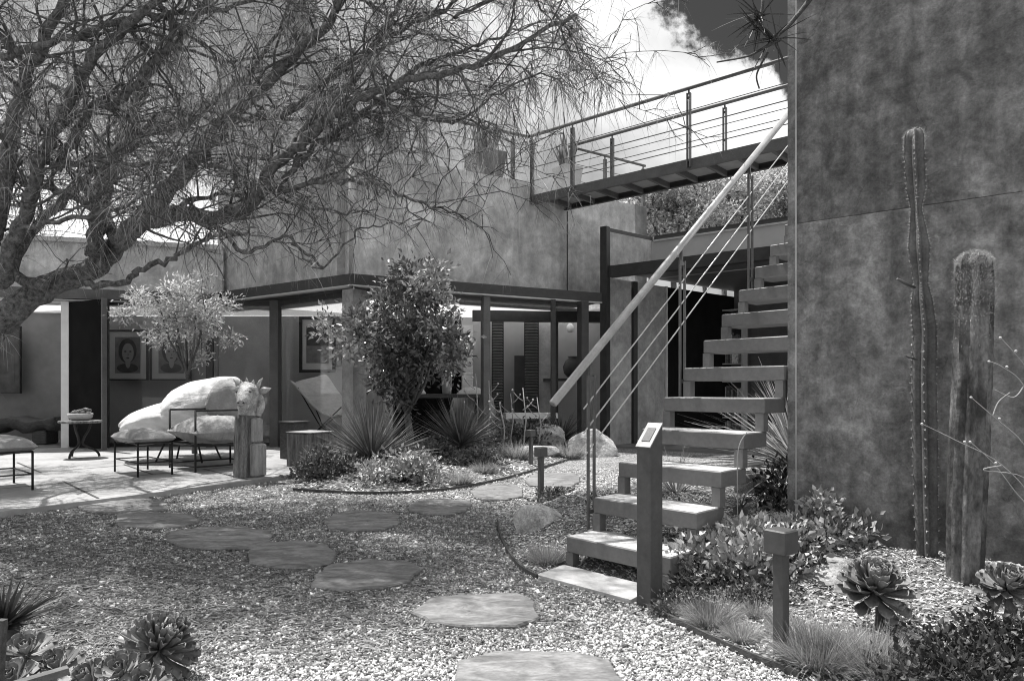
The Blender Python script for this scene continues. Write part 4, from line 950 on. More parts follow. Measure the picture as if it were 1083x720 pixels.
def thin_stalk(path, label, d):
    t = tag(MB().tube(smooth_px([P(x_, y_, d) for x_, y_ in path], 6), .0028, 6).build('dry_stalk', 'stalk', None, True, loc=P(*path[0], d)), label, 'stalk')
thin_stalk(((780, 548), (780, 520), (780, 485), (783, 468), (790, 457)), 'pale curved dry stalk rising beside the third tread', 3.62)
def bedstalks():
    for i, (px, top, d) in enumerate(((503, 395, 9.9), (517, 402, 10.2), (540, 416, 10.3), (553, 410, 10.0), (568, 420, 10.2), (528, 425, 9.6))):
        b = P(px+random.uniform(-6, 6), 0, d); z = lz(b[0], b[1]); b[2] = z; top3 = P(px, top, d)
        t = thing('flowering_stalk', b, ['thin stalk with pale buds left of the porch post', 'thin stalk with pale buds right against the porch post', 'bent stalk with buds left of the white bench', 'stalk with buds in front of the left shutter', 'short stalk with buds over the white bench', 'short leaning stalk with buds before the porch table end'][i], 'plant', 'flowering stalks by the porch')
        m = MB(); m.tube([b, (b+top3)/2+np.array((.05, 0, 0)), top3], [.012, .010, .006], 6)
        for q in range(3):
            a = b+(top3-b)*(.5+.15*q); e = a+np.array((random.choice((-1, 1))*.15, 0, .14)); m.tube([a, (a+e)/2+np.array((0, 0, -.02)), e], [.008, .007, .004], 5)
            MB().lathe(e, [(.006, 0), (.015, .01), (.012, .024), (.003, .03)], 8).build('bud', 'flower', t, True)
        m.build('stem', 'stalk', t, True)
bedstalks()

# ------------------------------------------------------------------ trees
def leaf_tree(p, crown_c, R, n, ls, label, name, mat, trunkr, aspect, nclump, cat='tree', bark='twig', skew=(0, 0, 0)):
    t = thing(name, p, label, cat); p = np.array(p, float); cc0 = np.array(crown_c, float); R = np.array(R, float)
    q = RNG.normal(size=(nclump, 3)); q /= np.linalg.norm(q, axis=1, keepdims=True)
    cl = cc0+q*R*(RNG.uniform(.25, 1.05, (nclump, 1)))*(1+.18*np.sin(q[:, :1]*5+q[:, 2:]*7))
    ci = RNG.integers(0, nclump, n); off = RNG.normal(size=(n, 3))*R*.115; pos = cl[ci]+off
    dr = off/np.linalg.norm(off, axis=1, keepdims=True)+RNG.normal(0, .55, (n, 3))+np.array((0, 0, .15)); s = RNG.uniform(.65, 1.25, n)*ls
    V, Fc = inst(LEAF_V, LEAF_F, pos, frames(dr), s[:, None]*np.array((aspect, 1, 1)))
    npmesh('crown', V, Fc, mat, t, np.repeat(np.clip(RNG.uniform(-.3, .3, n)+RNG.uniform(.15, .85, nclump)[ci], 0, 1), 5))
    m = MB(); fork = p+(cc0-p)*.55
    fork[2] = p[2]+(cc0[2]-R[2]-p[2])*.8+.02
    m.tube([p+np.array((0, 0, -.05)), (p+fork)/2+np.array((trunkr*.7, 0, 0)), fork], [trunkr*1.2, trunkr, trunkr*.85], 9)
    arms = []
    for k in range(7):
        a = k*2.4; e = cc0+np.array((math.cos(a)*R[0]*.45, math.sin(a)*R[1]*.45, RNG.uniform(-.3, .5)*R[2])); arms.append(e)
        m.tube([fork, (fork+e)/2+np.array((math.cos(a)*.05, math.sin(a)*.05, -.02)), e], [trunkr*.6, trunkr*.42, trunkr*.25], 6)
    for c in cl:
        e = min(arms, key=lambda s_: np.linalg.norm(s_-c)); m.tube([e, (e+c)/2+RNG.normal(0, .02, 3)*R, c], [trunkr*.2, trunkr*.14, trunkr*.06], 4, False)
    m.build('trunk', bark, t, True); return t
p = LB(428, 487); p[1] = 9.0; p[0] = P(432, 0, 9.0)[0]; p[2] = .08
leaf_tree(p, P(429, 352, 9.0), (.84, .66, .95), 9000, .086, 'round dense shrub tree with glossy leaves in front of the porch', 'glossy_shrub_tree', 'leaf', .05, .5, 66)
p = np.array((*P(206, 0, 10.0)[:2], PZ)); leaf_tree(p, P(192, 336, 10.0), (.74, .55, .58), 6000, .07, 'small pale leaved olive tree by the glass wall behind the white chair', 'olive_tree', 'olive', .035, .3, 46)
for i, (px, py, d, rx, rzz, lab) in enumerate(((712, 222, 24, 1.9, 1.0, 'pale bushy tree beyond the pavilion right below the footbridge middle'), (765, 214, 26, 1.9, 1.2, 'pale bushy tree beyond the pavilion behind the upper handrail'), (822, 212, 28, 2.2, 1.5, 'pale bushy tree farthest right behind the tower wall edge'), (688, 240, 30, 1.5, .9, 'pale bushy tree seen beside the upper concrete wall corner'), (745, 236, 32, 3.0, 1.3, 'pale bushy tree low behind the others over the pavilion roof'))):
    c = P(px, py, d); leaf_tree((c[0], c[1], 0), c, (rx, 1.6, rzz), 9000, .14, lab, 'hillside_tree', 'hill', .12, .55, 90)

# the big needle-leaved tree at the left
def big_tree():
    D0 = 5.6
    limbs = [  # (pixel path, depth start, depth end, radius start, end)
        (((-120, 470), (-70, 410), (0, 342), (50, 303), (100, 284), (125, 258), (167, 212), (208, 167), (242, 125), (300, 70), (350, 20), (380, -40)), 5.5, 6.1, .135, .026),
        (((125, 258), (150, 236), (187, 227), (233, 229), (271, 212), (292, 175), (329, 142), (360, 117), (420, 90), (480, 75), (545, 50), (610, 15)), 5.5, 5.3, .075, .012),
        (((100, 270), (104, 225), (117, 175), (137, 142), (150, 90), (190, 40), (230, -10), (260, -60)), 5.55, 6.4, .07, .02),
        (((-110, 450), (-60, 330), (-20, 270), (0, 233), (17, 125), (33, 70), (66, 0), (90, -60)), 5.6, 5.2, .085, .025),
        (((0, 300), (20, 240), (42, 175), (71, 108), (104, 54), (167, 0), (200, -40)), 5.4, 4.6, .06, .02),
        (((50, 303), (12, 287), (42, 237), (75, 205), (112, 170), (140, 120), (170, 60)), 5.5, 6.6, .05, .015),
        (((60, 180), (96, 117), (125, 108), (162, 67), (183, 46), (173, 0), (160, -50)), 5.2, 4.8, .035, .012),
        (((187, 227), (221, 233), (258, 267), (300, 250), (342, 283)), 5.5, 5.3, .022, .009),
        (((90, 300), (129, 298), (150, 283), (183, 275), (210, 256), (233, 250), (270, 240)), 5.5, 5.0, .028, .008),
        (((271, 212), (300, 162), (340, 118), (379, 79), (400, 40), (425, 0), (440, -40)), 5.4, 5.9, .03, .012),
        (((300, 190), (340, 150), (383, 121), (446, 71), (500, 50), (533, 37), (590, 20)), 5.4, 6.2, .026, .006),
        (((292, 200), (350, 192), (400, 196), (440, 215), (480, 225), (505, 240)), 5.35, 5.2, .02, .005),
        (((242, 125), (300, 120), (360, 75), (410, 40), (470, 10), (520, -30)), 5.9, 5.4, .03, .01),
        (((104, 225), (60, 200), (20, 190), (-30, 150), (-60, 80)), 5.5, 5.8, .035, .012),
        (((42, 175), (90, 170), (150, 175), (210, 160), (250, 150)), 5.2, 4.9, .02, .006),
        (((137, 142), (200, 130), (260, 80), (310, 20), (330, -30)), 6.0, 6.8, .03, .01),
        (((383, 121), (430, 120), (480, 130), (530, 95), (575, 80), (600, 92)), 5.6, 5.7, .014, .004),
        (((308, 258), (340, 283), (379, 246), (410, 238), (450, 232)), 5.3, 5.3, .010, .004),
        (((480, 20), (540, -5), (590, 20), (615, 60), (640, 92)), 5.5, 5.6, .014, .003),
        (((0, 60), (80, 40), (140, 20), (220, 10), (300, -10)), 5.0, 4.8, .03, .01),
        (((20, 240), (70, 232), (120, 222), (170, 195), (200, 190)), 5.1, 4.8, .02, .006),
        (((180, 225), (230, 205), (290, 205), (340, 190), (390, 165), (440, 160)), 5.7, 6.2, .02, .005),
        (((208, 167), (250, 185), (310, 215), (360, 225), (400, 222)), 5.9, 6.3, .02, .005),
        (((300, 115), (350, 100), (410, 95), (470, 110), (520, 140)), 5.9, 6.4, .016, .004),
        (((150, 30), (220, 60), (290, 60), (360, 40), (430, 60)), 5.9, 6.6, .016, .004),
        (((380, 0), (430, 30), (480, 45), (540, 70), (570, 110)), 6.0, 6.2, .012, .003),
        (((-110, 450), (-150, 330), (-230, 230), (-300, 160), (-380, 130)), 5.6, 6.4, .10, .02),
        (((-150, 330), (-200, 300), (-260, 300), (-330, 270)), 5.8, 7.2, .05, .01),
        (((-60, 330), (-120, 220), (-160, 120), (-210, 20), (-230, -90)), 5.7, 6.6, .07, .02),
        (((-20, 270), (-60, 120), (-90, 0), (-80, -120), (-110, -220)), 5.6, 6.0, .06, .02),
        (((33, 70), (-20, 20), (-60, -60), (-120, -120)), 5.3, 5.0, .03, .01),
        (((66, 0), (120, -80), (180, -140), (240, -170)), 5.3, 5.0, .03, .01),
        (((260, -60), (300, -140), (380, -190), (470, -190)), 6.4, 6.6, .03, .01),
        (((173, 0), (160, -90), (120, -180), (140, -260)), 4.9, 5.2, .03, .01),
        (((380, -40), (430, -110), (510, -130), (590, -110)), 6.1, 6.3, .03, .01),
        (((330, -30), (300, -100), (240, -110), (160, -100)), 6.8, 7.4, .03, .01),
        (((-160, 120), (-120, 60), (-60, 60), (0, 90)), 6.3, 7.4, .03, .01),
        (((-160, 120), (-100, 90), (-20, 70), (60, 90), (140, 120)), 6.4, 8.6, .035, .008),
        (((-230, 230), (-190, 130), (-130, 90), (-60, 110), (10, 150)), 6.4, 9.0, .04, .008),
        (((-260, 300), (-230, 200), (-180, 170), (-110, 180)), 7.0, 8.6, .03, .008),
        (((-110, -220), (-60, -330), (60, -400), (200, -420)), 5.6, 5.0, .04, .012),
        (((90, -60), (140, -180), (230, -260), (340, -300)), 5.4, 5.0, .04, .010),
        (((260, -60), (330, -120), (430, -200), (520, -260)), 6.0, 5.4, .03, .008),
        (((-40, -100), (40, -200), (120, -330), (240, -380)), 5.4, 4.9, .03, .008),
        (((167, 0), (220, -100), (320, -180), (440, -260)), 5.2, 5.0, .03, .008),
        (((-90, 0), (-60, -140), (20, -300), (100, -480)), 5.2, 4.7, .03, .008),
        (((-120, -120), (-160, -260), (-120, -420), (-40, -520)), 5.0, 4.6, .03, .008),
        (((350, 20), (400, -60), (470, -120), (560, -190)), 5.9, 5.6, .02, .006),
        (((125, 258), (105, 205), (110, 170), (150, 145), (200, 128), (260, 120)), 5.6, 9.2, .05, .008),
        (((110, 170), (80, 140), (70, 110), (100, 90), (150, 85)), 6.6, 9.6, .03, .008),
        (((20, 190), (-10, 150), (20, 120), (70, 120), (110, 150)), 5.6, 9.0, .03, .008),
        (((-60, 150), (-60, 120), (-10, 100), (40, 90)), 5.8, 8.4, .03, .008),
        (((117, 175), (170, 130), (230, 105), (300, 100)), 5.8, 8.6, .03, .008),
        (((-160, 120), (-200, 90), (-190, 60), (-120, 40), (-40, 30)), 6.3, 9.4, .03, .008),
        (((150, 145), (190, 170), (240, 175), (290, 165)), 7.4, 9.0, .02, .006),
        (((20, 120), (60, 160), (110, 185), (170, 190)), 7.0, 8.6, .02, .006),
    ]
    base = P(-120, 470, 5.5); base[2] = 0
    t = thing('needle_tree', (base[0], base[1], 0), 'big spreading tree with drooping needle sprays filling the upper left', 'tree')
    tm = MB(); bmm = MB(); samples = []
    for L, da, db, ra, rb in limbs:
        n = len(L); pts = [P(x_, y_, da+(db-da)*i/(n-1)) for i, (x_, y_) in enumerate(L)]
        if L[0] == (-120, 470): pts = [base+np.array((-.05, 0, -.1))]+pts
        q = np.array(smooth_px(pts, 6)); q[1:-1] += RNG.normal(0, .012, (len(q)-2, 3))*(.6 if ra > .1 else 1)
        rr = np.linspace(1, 0, len(q))**.95*(ra-rb)+rb; rr = rr*(1+.08*np.sin(np.arange(len(q))*1.7+ra*90)+RNG.normal(0, .03, len(q)))
        tm.tube(q, rr, 12 if ra > .06 else 8)
        tot = np.linalg.norm(np.diff(q, axis=0), axis=1).sum(); tg = np.gradient(q, axis=0)
        st = .18 if ra > .06 else .08
        outside = np.mean([(y_ < -20 or x_ < -40) for x_, y_ in L]) > .45; back = db > 8
        for u_ in np.arange(st, 1, (.066 if outside else .15 if back else .088)/max(tot, 1.0)):
            i = int(u_*(len(q)-1)); samples.append((q[i], unit(tg[i]), rr[i], u_))
    tm.build('trunk', 'bark', t, True)
    nb, nd, nl, nsw = [], [], [], []
    for pnt, dr0, r0, u_ in samples:
        L = random.uniform(.35, .95)*(.75+.5*u_)
        dr = unit(dr0*random.uniform(.2, 1.0)+RNG.normal(0, .62, 3)+np.array((.12, 0, .22))); pts = [np.array(pnt)]; cur = dr
        for s in range(6):
            cur = unit(cur+RNG.normal(0, .22, 3)+np.array((0, 0, -.07*s*.5))); pts.append(pts[-1]+cur*L/6)
        if min(pts[-1][2], pts[0][2]) < 2.12+.1*math.sin(pts[0][0]*3) and random.random() > .1: continue
        bmm.tube(pts, np.linspace(min(r0*.45, .013), .0028, 7), 5, False)
        for j in range(random.randint(5, 8)):
            u2 = random.uniform(.15, 1); i = min(int(u2*6), 5); b = pts[i]+(pts[i+1]-pts[i])*(u2*6-i)
            d2 = unit((pts[i+1]-pts[i])/np.linalg.norm(pts[i+1]-pts[i])*.7+RNG.normal(0, .6, 3)+np.array((0, 0, .05))); l2 = random.uniform(.14, .40)
            e = [b]; c2 = d2
            for s in range(3): c2 = unit(c2+RNG.normal(0, .25, 3)+np.array((0, 0, -.12))); e.append(e[-1]+c2*l2/3)
            bmm.tube(e, [.0042, .0034, .0026, .0018], 3, False)
            k = random.randint(9, 15); w = RNG.uniform(.1, 1, k)*3; ii = np.minimum(w.astype(int), 2); E = np.array(e)
            bb = E[ii]+(E[ii+1]-E[ii])*(w-ii)[:, None]
            nb.append(bb); nd.append(c2*.55+RNG.normal(0, .6, (k, 3))+np.array((0, 0, -.22))); nl.append(RNG.uniform(.08, .26, k))
    bmm.build('branch', 'twig', t)
    nb, nd, nl = np.concatenate(nb), np.concatenate(nd), np.concatenate(nl)
    V, Fc, k = blades(nb, nd, nl, .0029, RNG.uniform(.1, .6, len(nb)), 3, taper=2); npmesh('needles', V, Fc, 'needle', t, per(len(nb), k))
    print('needles', len(nb), 'branches', len(samples))
    # drooping sprays at the right rim
    sb, sd, sl = [], [], []
    for px, py in ((600, 20), (612, 40), (622, 62), (630, 75), (638, 92), (585, 78), (596, 90), (560, 80), (540, 100), (505, 120)):
        c = P(px, py, 5.65); n = 24; sb.append(np.repeat(c[None], n, 0)+RNG.normal(0, .03, (n, 3))); sd.append(np.stack((RNG.normal(.05, .45, n), RNG.normal(0, .4, n), RNG.normal(-.55, .4, n)), 1)); sl.append(RNG.uniform(.2, .62, n))
    sb, sd, sl = map(np.concatenate, (sb, sd, sl)); V, Fc, k = blades(sb, sd, sl, .005, .35, 4, taper=2); npmesh('hanging_spray', V, Fc, 'needle', t, per(len(sb), k, 0, .3))
big_tree()

# a tree behind the tower wall whose branch hangs over the wall's edge
def hanging_tree():
    b = np.array((3.6, 5.4, 0)); t = thing('overhanging_tree', b, 'dark bare branch tree with spiky tufts hanging over the tower wall corner', 'tree')
    d = 3.55; m = MB(); fork = np.array((3.6, 5.3, 4.9))
    path = [b+np.array((0, 0, -.1)), np.array((3.55, 5.3, 2.5)), fork]; m.tube(smooth_px(path, 5), np.linspace(.09, .04, 11), 9)
    br = [fork, np.array((2.7, 4.4, 5.25)), P(900, -60, d), P(858, -2, d), P(838, 23, d), P(828, 33, d), P(812, 48, d), P(800, 55, d)]
    q = smooth_px(br, 6); m.tube(q, np.linspace(.02, .005, len(q)), 7)
    b2 = [P(858, -2, d), P(830, -30, d), P(810, -10, d), P(806, 10, d), P(804, 20, d)]; q2 = smooth_px(b2, 6); m.tube(q2, np.linspace(.014, .007, len(q2)), 6)
    m.tube(smooth_px([P(826, 42, d), P(806, 52, d), P(790, 60, d), P(758, 66, d)], 5), np.linspace(.008, .004, 16), 5)
    m.tube(smooth_px([P(812, 56, d), P(803, 72, d), P(800, 82, d), P(803, 94, d)], 5), np.linspace(.006, .004, 16), 5)
    m.build('trunk', 'wooddark', t, True)
    nb, nd, nl = [], [], []
    for (px, py), n, L in (((804, 18), 34, .24), ((818, 42), 30, .26), ((800, 30), 12, .2)):
        c = P(px, py, d); nb.append(np.repeat(c[None], n, 0)+RNG.normal(0, .012, (n, 3))); nd.append(np.stack((RNG.normal(-.35, .8, n), RNG.normal(0, .6, n), RNG.normal(-.05, .6, n)), 1)); nl.append(RNG.uniform(.5, 1, n)*L)
    nb, nd, nl = map(np.concatenate, (nb, nd, nl)); V, Fc, k = blades(nb, nd, nl, .008, .12, 4, taper=3); npmesh('leaf_tuft', V, Fc, 'darkleaf', t, per(len(nb), k))
hanging_tree()

# ------------------------------------------------------------------ patio furniture
ez = PZ
sA, sB = unit((.25, .235)), unit((-.53, .48))
def pillow(c, ax, ay, w, l, h, nu=15, corner=.12, puff=1.0, seed=0):
    """soft cushion: puffed in the middle, pinched along the seam, pointed corners"""
    rr = np.random.default_rng(seed); vs, fs = [], []
    ax3, ay3 = np.array((*ax, 0)), np.array((*ay, 0)); c = np.array(c)
    for side in (1, -1):
        for i in range(nu):
            for j in range(nu):
                u_, v_ = -1+2*i/(nu-1), -1+2*j/(nu-1)
                e = (max(0, 1-u_**2)*max(0, 1-v_**2))**.42; k = 1-corner*(1-abs(u_)**2*abs(v_)**2)*(u_**2+v_**2)*.5+.0
                z = side*h/2*e*puff*(1+.10*math.sin(u_*4+seed)*math.cos(v_*5))+(-.02 if side > 0 else 0)*0
                z -= .05*h*max(abs(u_), abs(v_))**4
                vs.append(c+ax3*u_*w/2*k+ay3*v_*l/2*k+np.array((0, 0, z+(rr.normal(0, .003) if e > 0 else 0))))
    n = nu*nu
    for i in range(nu-1):
        for j in range(nu-1):
            a = i*nu+j; fs.append((a, a+nu, a+nu+1, a+1)); fs.append((n+a, n+a+1, n+a+nu+1, n+a+nu))
    return MB().add(vs, fs)
def stool():
    f, r = np.array((-4.02, 7.315)), np.array((-3.77, 7.55)); l = np.array((-4.55, 7.80)); b = r+(l-f); c = (f+b)/2
    t = thing('footstool', (*c, ez), 'black wire footstool with grey cushion in front of the white lounge chair', 'stool', 'wire footstools with cushions'); h = .36; rr = .011
    for p_ in (f, r, b, l): MB().tube([(*p_, ez), (*p_, ez+h)], rr, 8).build('leg', 'iron', t, True)
    m = MB()
    for a, d in ((f, r), (r, b), (b, l), (l, f)):
        m.tube([(*a, ez+h), (*d, ez+h)], rr*.9, 8); m.tube([(*a, ez+.15), (*d, ez+.15)], rr*.7, 6)
    m.build('rail', 'iron', t, True)
    pillow((*c, ez+h+.055), unit(r-f), unit(l-f), .46, .84, .18, seed=2, corner=.16).build('cushion', 'linen2', t, True)
    return t
s0 = stool(); s1_ = copy_tree(s0); s1_.location = tuple(np.array(s0.location)+np.array((-.73, -1.16, 0))); s1_['label'] = 'black wire footstool with grey cushion cut by the left edge of the picture'
def lounge():
    A = np.array((-3.59, 7.72)); B = A+sA*.72; C_ = A+sB*.72; Dd = B+sB*.72; c = (A+Dd)/2; h = .70; rr = .012
    t = thing('lounge_chair', (*c, ez), 'black wire framed lounge chair with big grey cushion beside the driftwood post', 'chair')
    for p_ in (A, B, C_, Dd): MB().tube([(*p_, ez), (*p_, ez+h)], rr, 8).build('leg', 'iron', t, True)
    for a, d in ((A, B), (C_, Dd)): MB().tube([(*a, ez+h), (*d, ez+h)], rr, 8).build('arm_rail', 'iron', t, True)
    for z, nm, k in ((.30, 'seat_frame', 1), (.06, 'base_frame', .8)):
        m = MB()
        for a, d in ((A, B), (B, Dd), (Dd, C_), (C_, A)): m.tube([(*a, ez+z), (*d, ez+z)], rr*k, 8)
        m.build(nm, 'iron', t, True)
    pillow((*c, ez+.46), sA, sB, .80, .86, .34, 21, .15, seed=5).build('cushion', 'linen2', t, True)
lounge()
def bean():
    """big white canvas lounger: low foot sweeping up into a curled back"""
    y0 = 9.0; t = thing('canvas_lounger', (*P(190, 0, y0)[:2], ez), 'big white canvas lounger with a curled back behind the wire chair', 'chair')
    def shell(prof, nm, seed):
        n = 28; vs = []; r3 = np.random.default_rng(seed)
        pr = []                                          # finer rings
        for (a0, b0_, w0), (a1, b1_, w1) in zip(prof[:-1], prof[1:]):
            for t_ in (0, .5): pr.append((np.array(a0)+(np.array(a1)-a0)*t_, np.array(b0_)+(np.array(b1_)-b0_)*t_, w0+(w1-w0)*t_))
        pr.append(prof[-1])
        for i, (a, b, w) in enumerate(pr):
            pa, pb_ = P(*a, y0), P(*b, y0); c = (pa+pb_)/2; hz = (pa[2]-pb_[2])/2
            for k in range(n):
                an = 2*math.pi*k/n; cs, sn = math.copysign(abs(math.cos(an))**.85, math.cos(an)), math.copysign(abs(math.sin(an))**1.15, math.sin(an))
                fold = 1+.07*abs(math.sin(k*.9+i*.5+seed))+.035*math.sin(k*3.1+i*1.3)+r3.normal(0, .014)-.03
                vs.append(c+np.array((.02*math.sin(k*.9+i*.7), cs*w*fold, sn*hz*fold)))
        m = len(pr); fs = [(i*n+k, i*n+(k+1) % n, (i+1)*n+(k+1) % n, (i+1)*n+k) for i in range(m-1) for k in range(n)]+[tuple(reversed(range(n))), tuple(range((m-1)*n, m*n))]
        o = MB().add(vs, fs).build(nm, 'linen', t, True); sb = o.modifiers.new('s', 'SUBSURF'); sb.levels = sb.render_levels = 1
    shell([((128, 449), (129, 455), .05), ((134, 443), (138, 458), .24), ((146, 435), (150, 460), .40), ((160, 429), (166, 461), .46), ((174, 425), (180, 462), .48), ((190, 424), (195, 462), .48), ((206, 428), (210, 460), .42), ((214, 436), (215, 455), .2)], 'seat', 2)
    shell([((176, 432), (181, 450), .10), ((181, 421), (186, 455), .40), ((190, 411), (195, 460), .52), ((203, 405), (207, 462), .56), ((220, 401), (222, 461), .55), ((236, 398), (236, 458), .50), ((247, 398), (246, 450), .40), ((252, 402), (250, 436), .22), ((254, 408), (252, 424), .06)], 'backrest', 7)
    c = P(236, 428, y0-.52); pillow((c[0]-.02, c[1]+.12, c[2]+.02), unit((1, .1)), unit((0, 1)), .42, .3, .56, 15, .15, seed=9).build('cushion', 'linen2', t, True)
    c = P(200, 462, y0); MB().box((c[0], c[1], ez+.30), .5, .5, .10, bev=.04).build('base', 'black', t)
    for sx in (-1, 1):
        for sy in (-1, 1): MB().tube([(c[0]+sx*.2, c[1]+sy*.2, ez+.3), (c[0]+sx*.3, c[1]+sy*.28, ez)], .012, 8).build('leg', 'iron', t, True)
bean()
def side_table():
    c = G(85, 484, PZ); zt = .53; t = thing('side_table', (c[0], c[1], ez), 'small round iron table with curled legs before the dark door', 'table')
    MB().lathe((c[0], c[1], zt), [(.25, 0), (.265, .01), (.265, .028), (.25, .035), (.01, .036)], 28).build('tabletop', 'wood', t, True)
    for k in range(3):
        a = k*2.094+.5; u_ = np.array((math.cos(a), math.sin(a), 0)); cc = np.array((c[0], c[1], 0))
        pts = [cc+u_*r_+np.array((0, 0, z_)) for r_, z_ in ((.12, zt-.005), (.10, zt-.09), (.045, zt-.2), (.03, zt-.28), (.08, zt-.33), (.16, zt-.37), (.21, zt-.42), (.225, ez+.01))]
        MB().tube(smooth_px(pts, 4), .016, 8).build('leg', 'iron', t, True)
    b = thing('fruit_bowl', (c[0], c[1], zt+.036), 'pale bowl heaped with dark dried fruit on the small iron table', 'bowl')
    MB().lathe((c[0], c[1], zt+.038), [(.10, 0), (.14, .03), (.155, .09), (.145, .095), (.13, .07), (.01, .06)], 22).build('bowl', 'pot', b, True)
    for k in range(9):
        a = k*2.4; r_ = .035*math.sqrt(k+.3); MB().lathe((c[0]+r_*math.cos(a), c[1]+r_*math.sin(a), zt+.115-.004*k), [(.012, 0), (.036, .02), (.04, .04), (.028, .068), (.004, .078)], 10).build('fruit', 'wooddark' if k % 2 else 'wood', b, True)
    MB().tube([(c[0], c[1], zt+.16), (c[0]+.08, c[1]-.02, zt+.19), (c[0]+.16, c[1]-.02, zt+.17)], [.02, .024, .018], 8).build('fruit', 'wood', b, True)
side_table()
def driftwood():
    c = G(259, 505, PZ); c[1] += .1; t = thing('driftwood_post', (c[0], c[1], ez), 'weathered driftwood post with a notched side at the patio corner', 'post')
    w = .125; n = 22; vs = []; lv = 12; h = .66
    for i in range(lv):
        z = ez+h*i/(lv-1)
        for k in range(n):
            a = 2*math.pi*k/n; r = w*(1+.10*math.sin(3*a+.6)+.05*math.sin(7*a+i*.4)+.03*random.uniform(-1, 1))*(1.06-.10*i/(lv-1)); vs.append((c[0]-.03+r*math.cos(a), c[1]+r*math.sin(a), z))
    MB().add(vs, [(i*n+k, i*n+(k+1) % n, (i+1)*n+(k+1) % n, (i+1)*n+k) for i in range(lv-1) for k in range(n)]+[tuple(range((lv-1)*n, lv*n))]).build('trunk', 'wood', t, True)
    m = MB(); m.box((c[0]+.10, c[1]-.02, ez+.18), .11, .17, .36, (.8, -.6), .02); m.box((c[0]+.085, c[1]-.01, ez+.50), .07, .14, .27, (.8, -.6), .02); m.build('split_half', 'woodpale', t)
    # carved horned head
    zt = ez+h; s = thing('carved_head', (c[0], c[1], zt), 'bleached carving of a horned animal head on the driftwood post', 'sculpture')
    x0, y0 = c[0], c[1]; r2 = np.random.default_rng(4)
    def rough_tube(pts, rad, n, k=.09):
        q = np.array(smooth_px([np.array(p_) for p_ in pts], 4)); rr = np.interp(np.linspace(0, 1, len(q)), np.linspace(0, 1, len(rad)), rad)
        mm = MB().tube(q, rr, n); mm.v = [tuple(np.array(v)+r2.normal(0, k*float(np.mean(rad))*.5, 3)) for v in mm.v]; return mm
    m = rough_tube([(x0-.01, y0, zt-.005), (x0-.01, y0+.01, zt+.08), (x0, y0, zt+.16), (x0, y0-.01, zt+.23), (x0, y0-.01, zt+.30), (x0, y0, zt+.345)], [.095, .105, .115, .135, .12, .03], 18)
    for q in (rough_tube([(x0+.01, y0-.06, zt+.285), (x0+.02, y0-.15, zt+.235), (x0+.03, y0-.22, zt+.165), (x0+.035, y0-.25, zt+.125)], [.09, .08, .065, .05], 16),
              rough_tube([(x0+.03, y0-.17, zt+.12), (x0+.035, y0-.22, zt+.095)], [.045, .03], 12),
              rough_tube([(x0+.09, y0+.02, zt-.0), (x0+.125, y0+.02, zt+.12), (x0+.10, y0, zt+.24)], [.04, .05, .03], 10)): m.add(q.v, q.f)
    for sx in (-1, 1): q = rough_tube([(x0+.015+sx*.02, y0-.15, zt+.285), (x0+.015+sx*.065, y0-.14, zt+.295), (x0+.015+sx*.10, y0-.09, zt+.285)], [.02, .028, .02], 8); m.add(q.v, q.f)
    m.build('head', 'bone', s, True)
    for dx, dy, l, lean in ((-.10, -.03, .07, -.05), (-.045, -.06, .06, -.02), (.01, -.07, .085, 0), (.06, -.05, .06, .02), (.11, -.03, .08, .06)):
        MB().tube([(x0+dx, y0+dy, zt+.30), (x0+dx+lean*.4, y0+dy, zt+.33+l*.5), (x0+dx+lean, y0+dy-.01, zt+.325+l)], [.024, .016, .003], 8).build('horn', 'bone', s, True)
    for sx, l in ((-1, .05), (1, .12)):
        MB().tube([(x0+sx*.11, y0-.0, zt+.25), (x0+sx*(.13+l*.4), y0-.01, zt+.275), (x0+sx*(.13+l), y0-.01, zt+.295)], [.035, .038, .006], 8).build('ear', 'bone', s, True)
        MB().lathe((x0+.015+sx*.062, y0-.175, zt+.242), [(.004, 0), (.022, .006), (.022, .022), (.004, .03)], 10).build('eye', 'ink', s, True)
        MB().lathe((x0+.03+sx*.028, y0-.285, zt+.135), [(.003, 0), (.013, .004), (.003, .018)], 8).build('nostril', 'ink', s, True)
driftwood()
def stump():
    c = G(323, 496, .03); t = thing('wooden_stump', (c[0], c[1]+.2, 0), 'square cut wooden stump seat beside the yucca bed', 'stump')
    MB().box((c[0], c[1]+.2, .235), .40, .40, .45, (.85, -.5), .012).build('block', 'wood', t)
    MB().box((c[0], c[1]+.2, .468), .408, .408, .012, (.85, -.5)).build('top', 'woodpale', t)
    c = P(311, 0, 9.3); t2 = thing('box_table', (c[0], c[1], PZ), 'low dark cube table behind the wooden stump', 'table')
    MB().box((c[0], c[1], (zat(447, 9.3)+PZ)/2), .26, .26, zat(447, 9.3)-PZ, (.85, -.5), .006).build('body', 'wooddark', t2)
    MB().box((c[0], c[1], zat(447, 9.3)+.012), .29, .29, .02, (.85, -.5), .004).build('tabletop', 'louvre', t2)
stump()
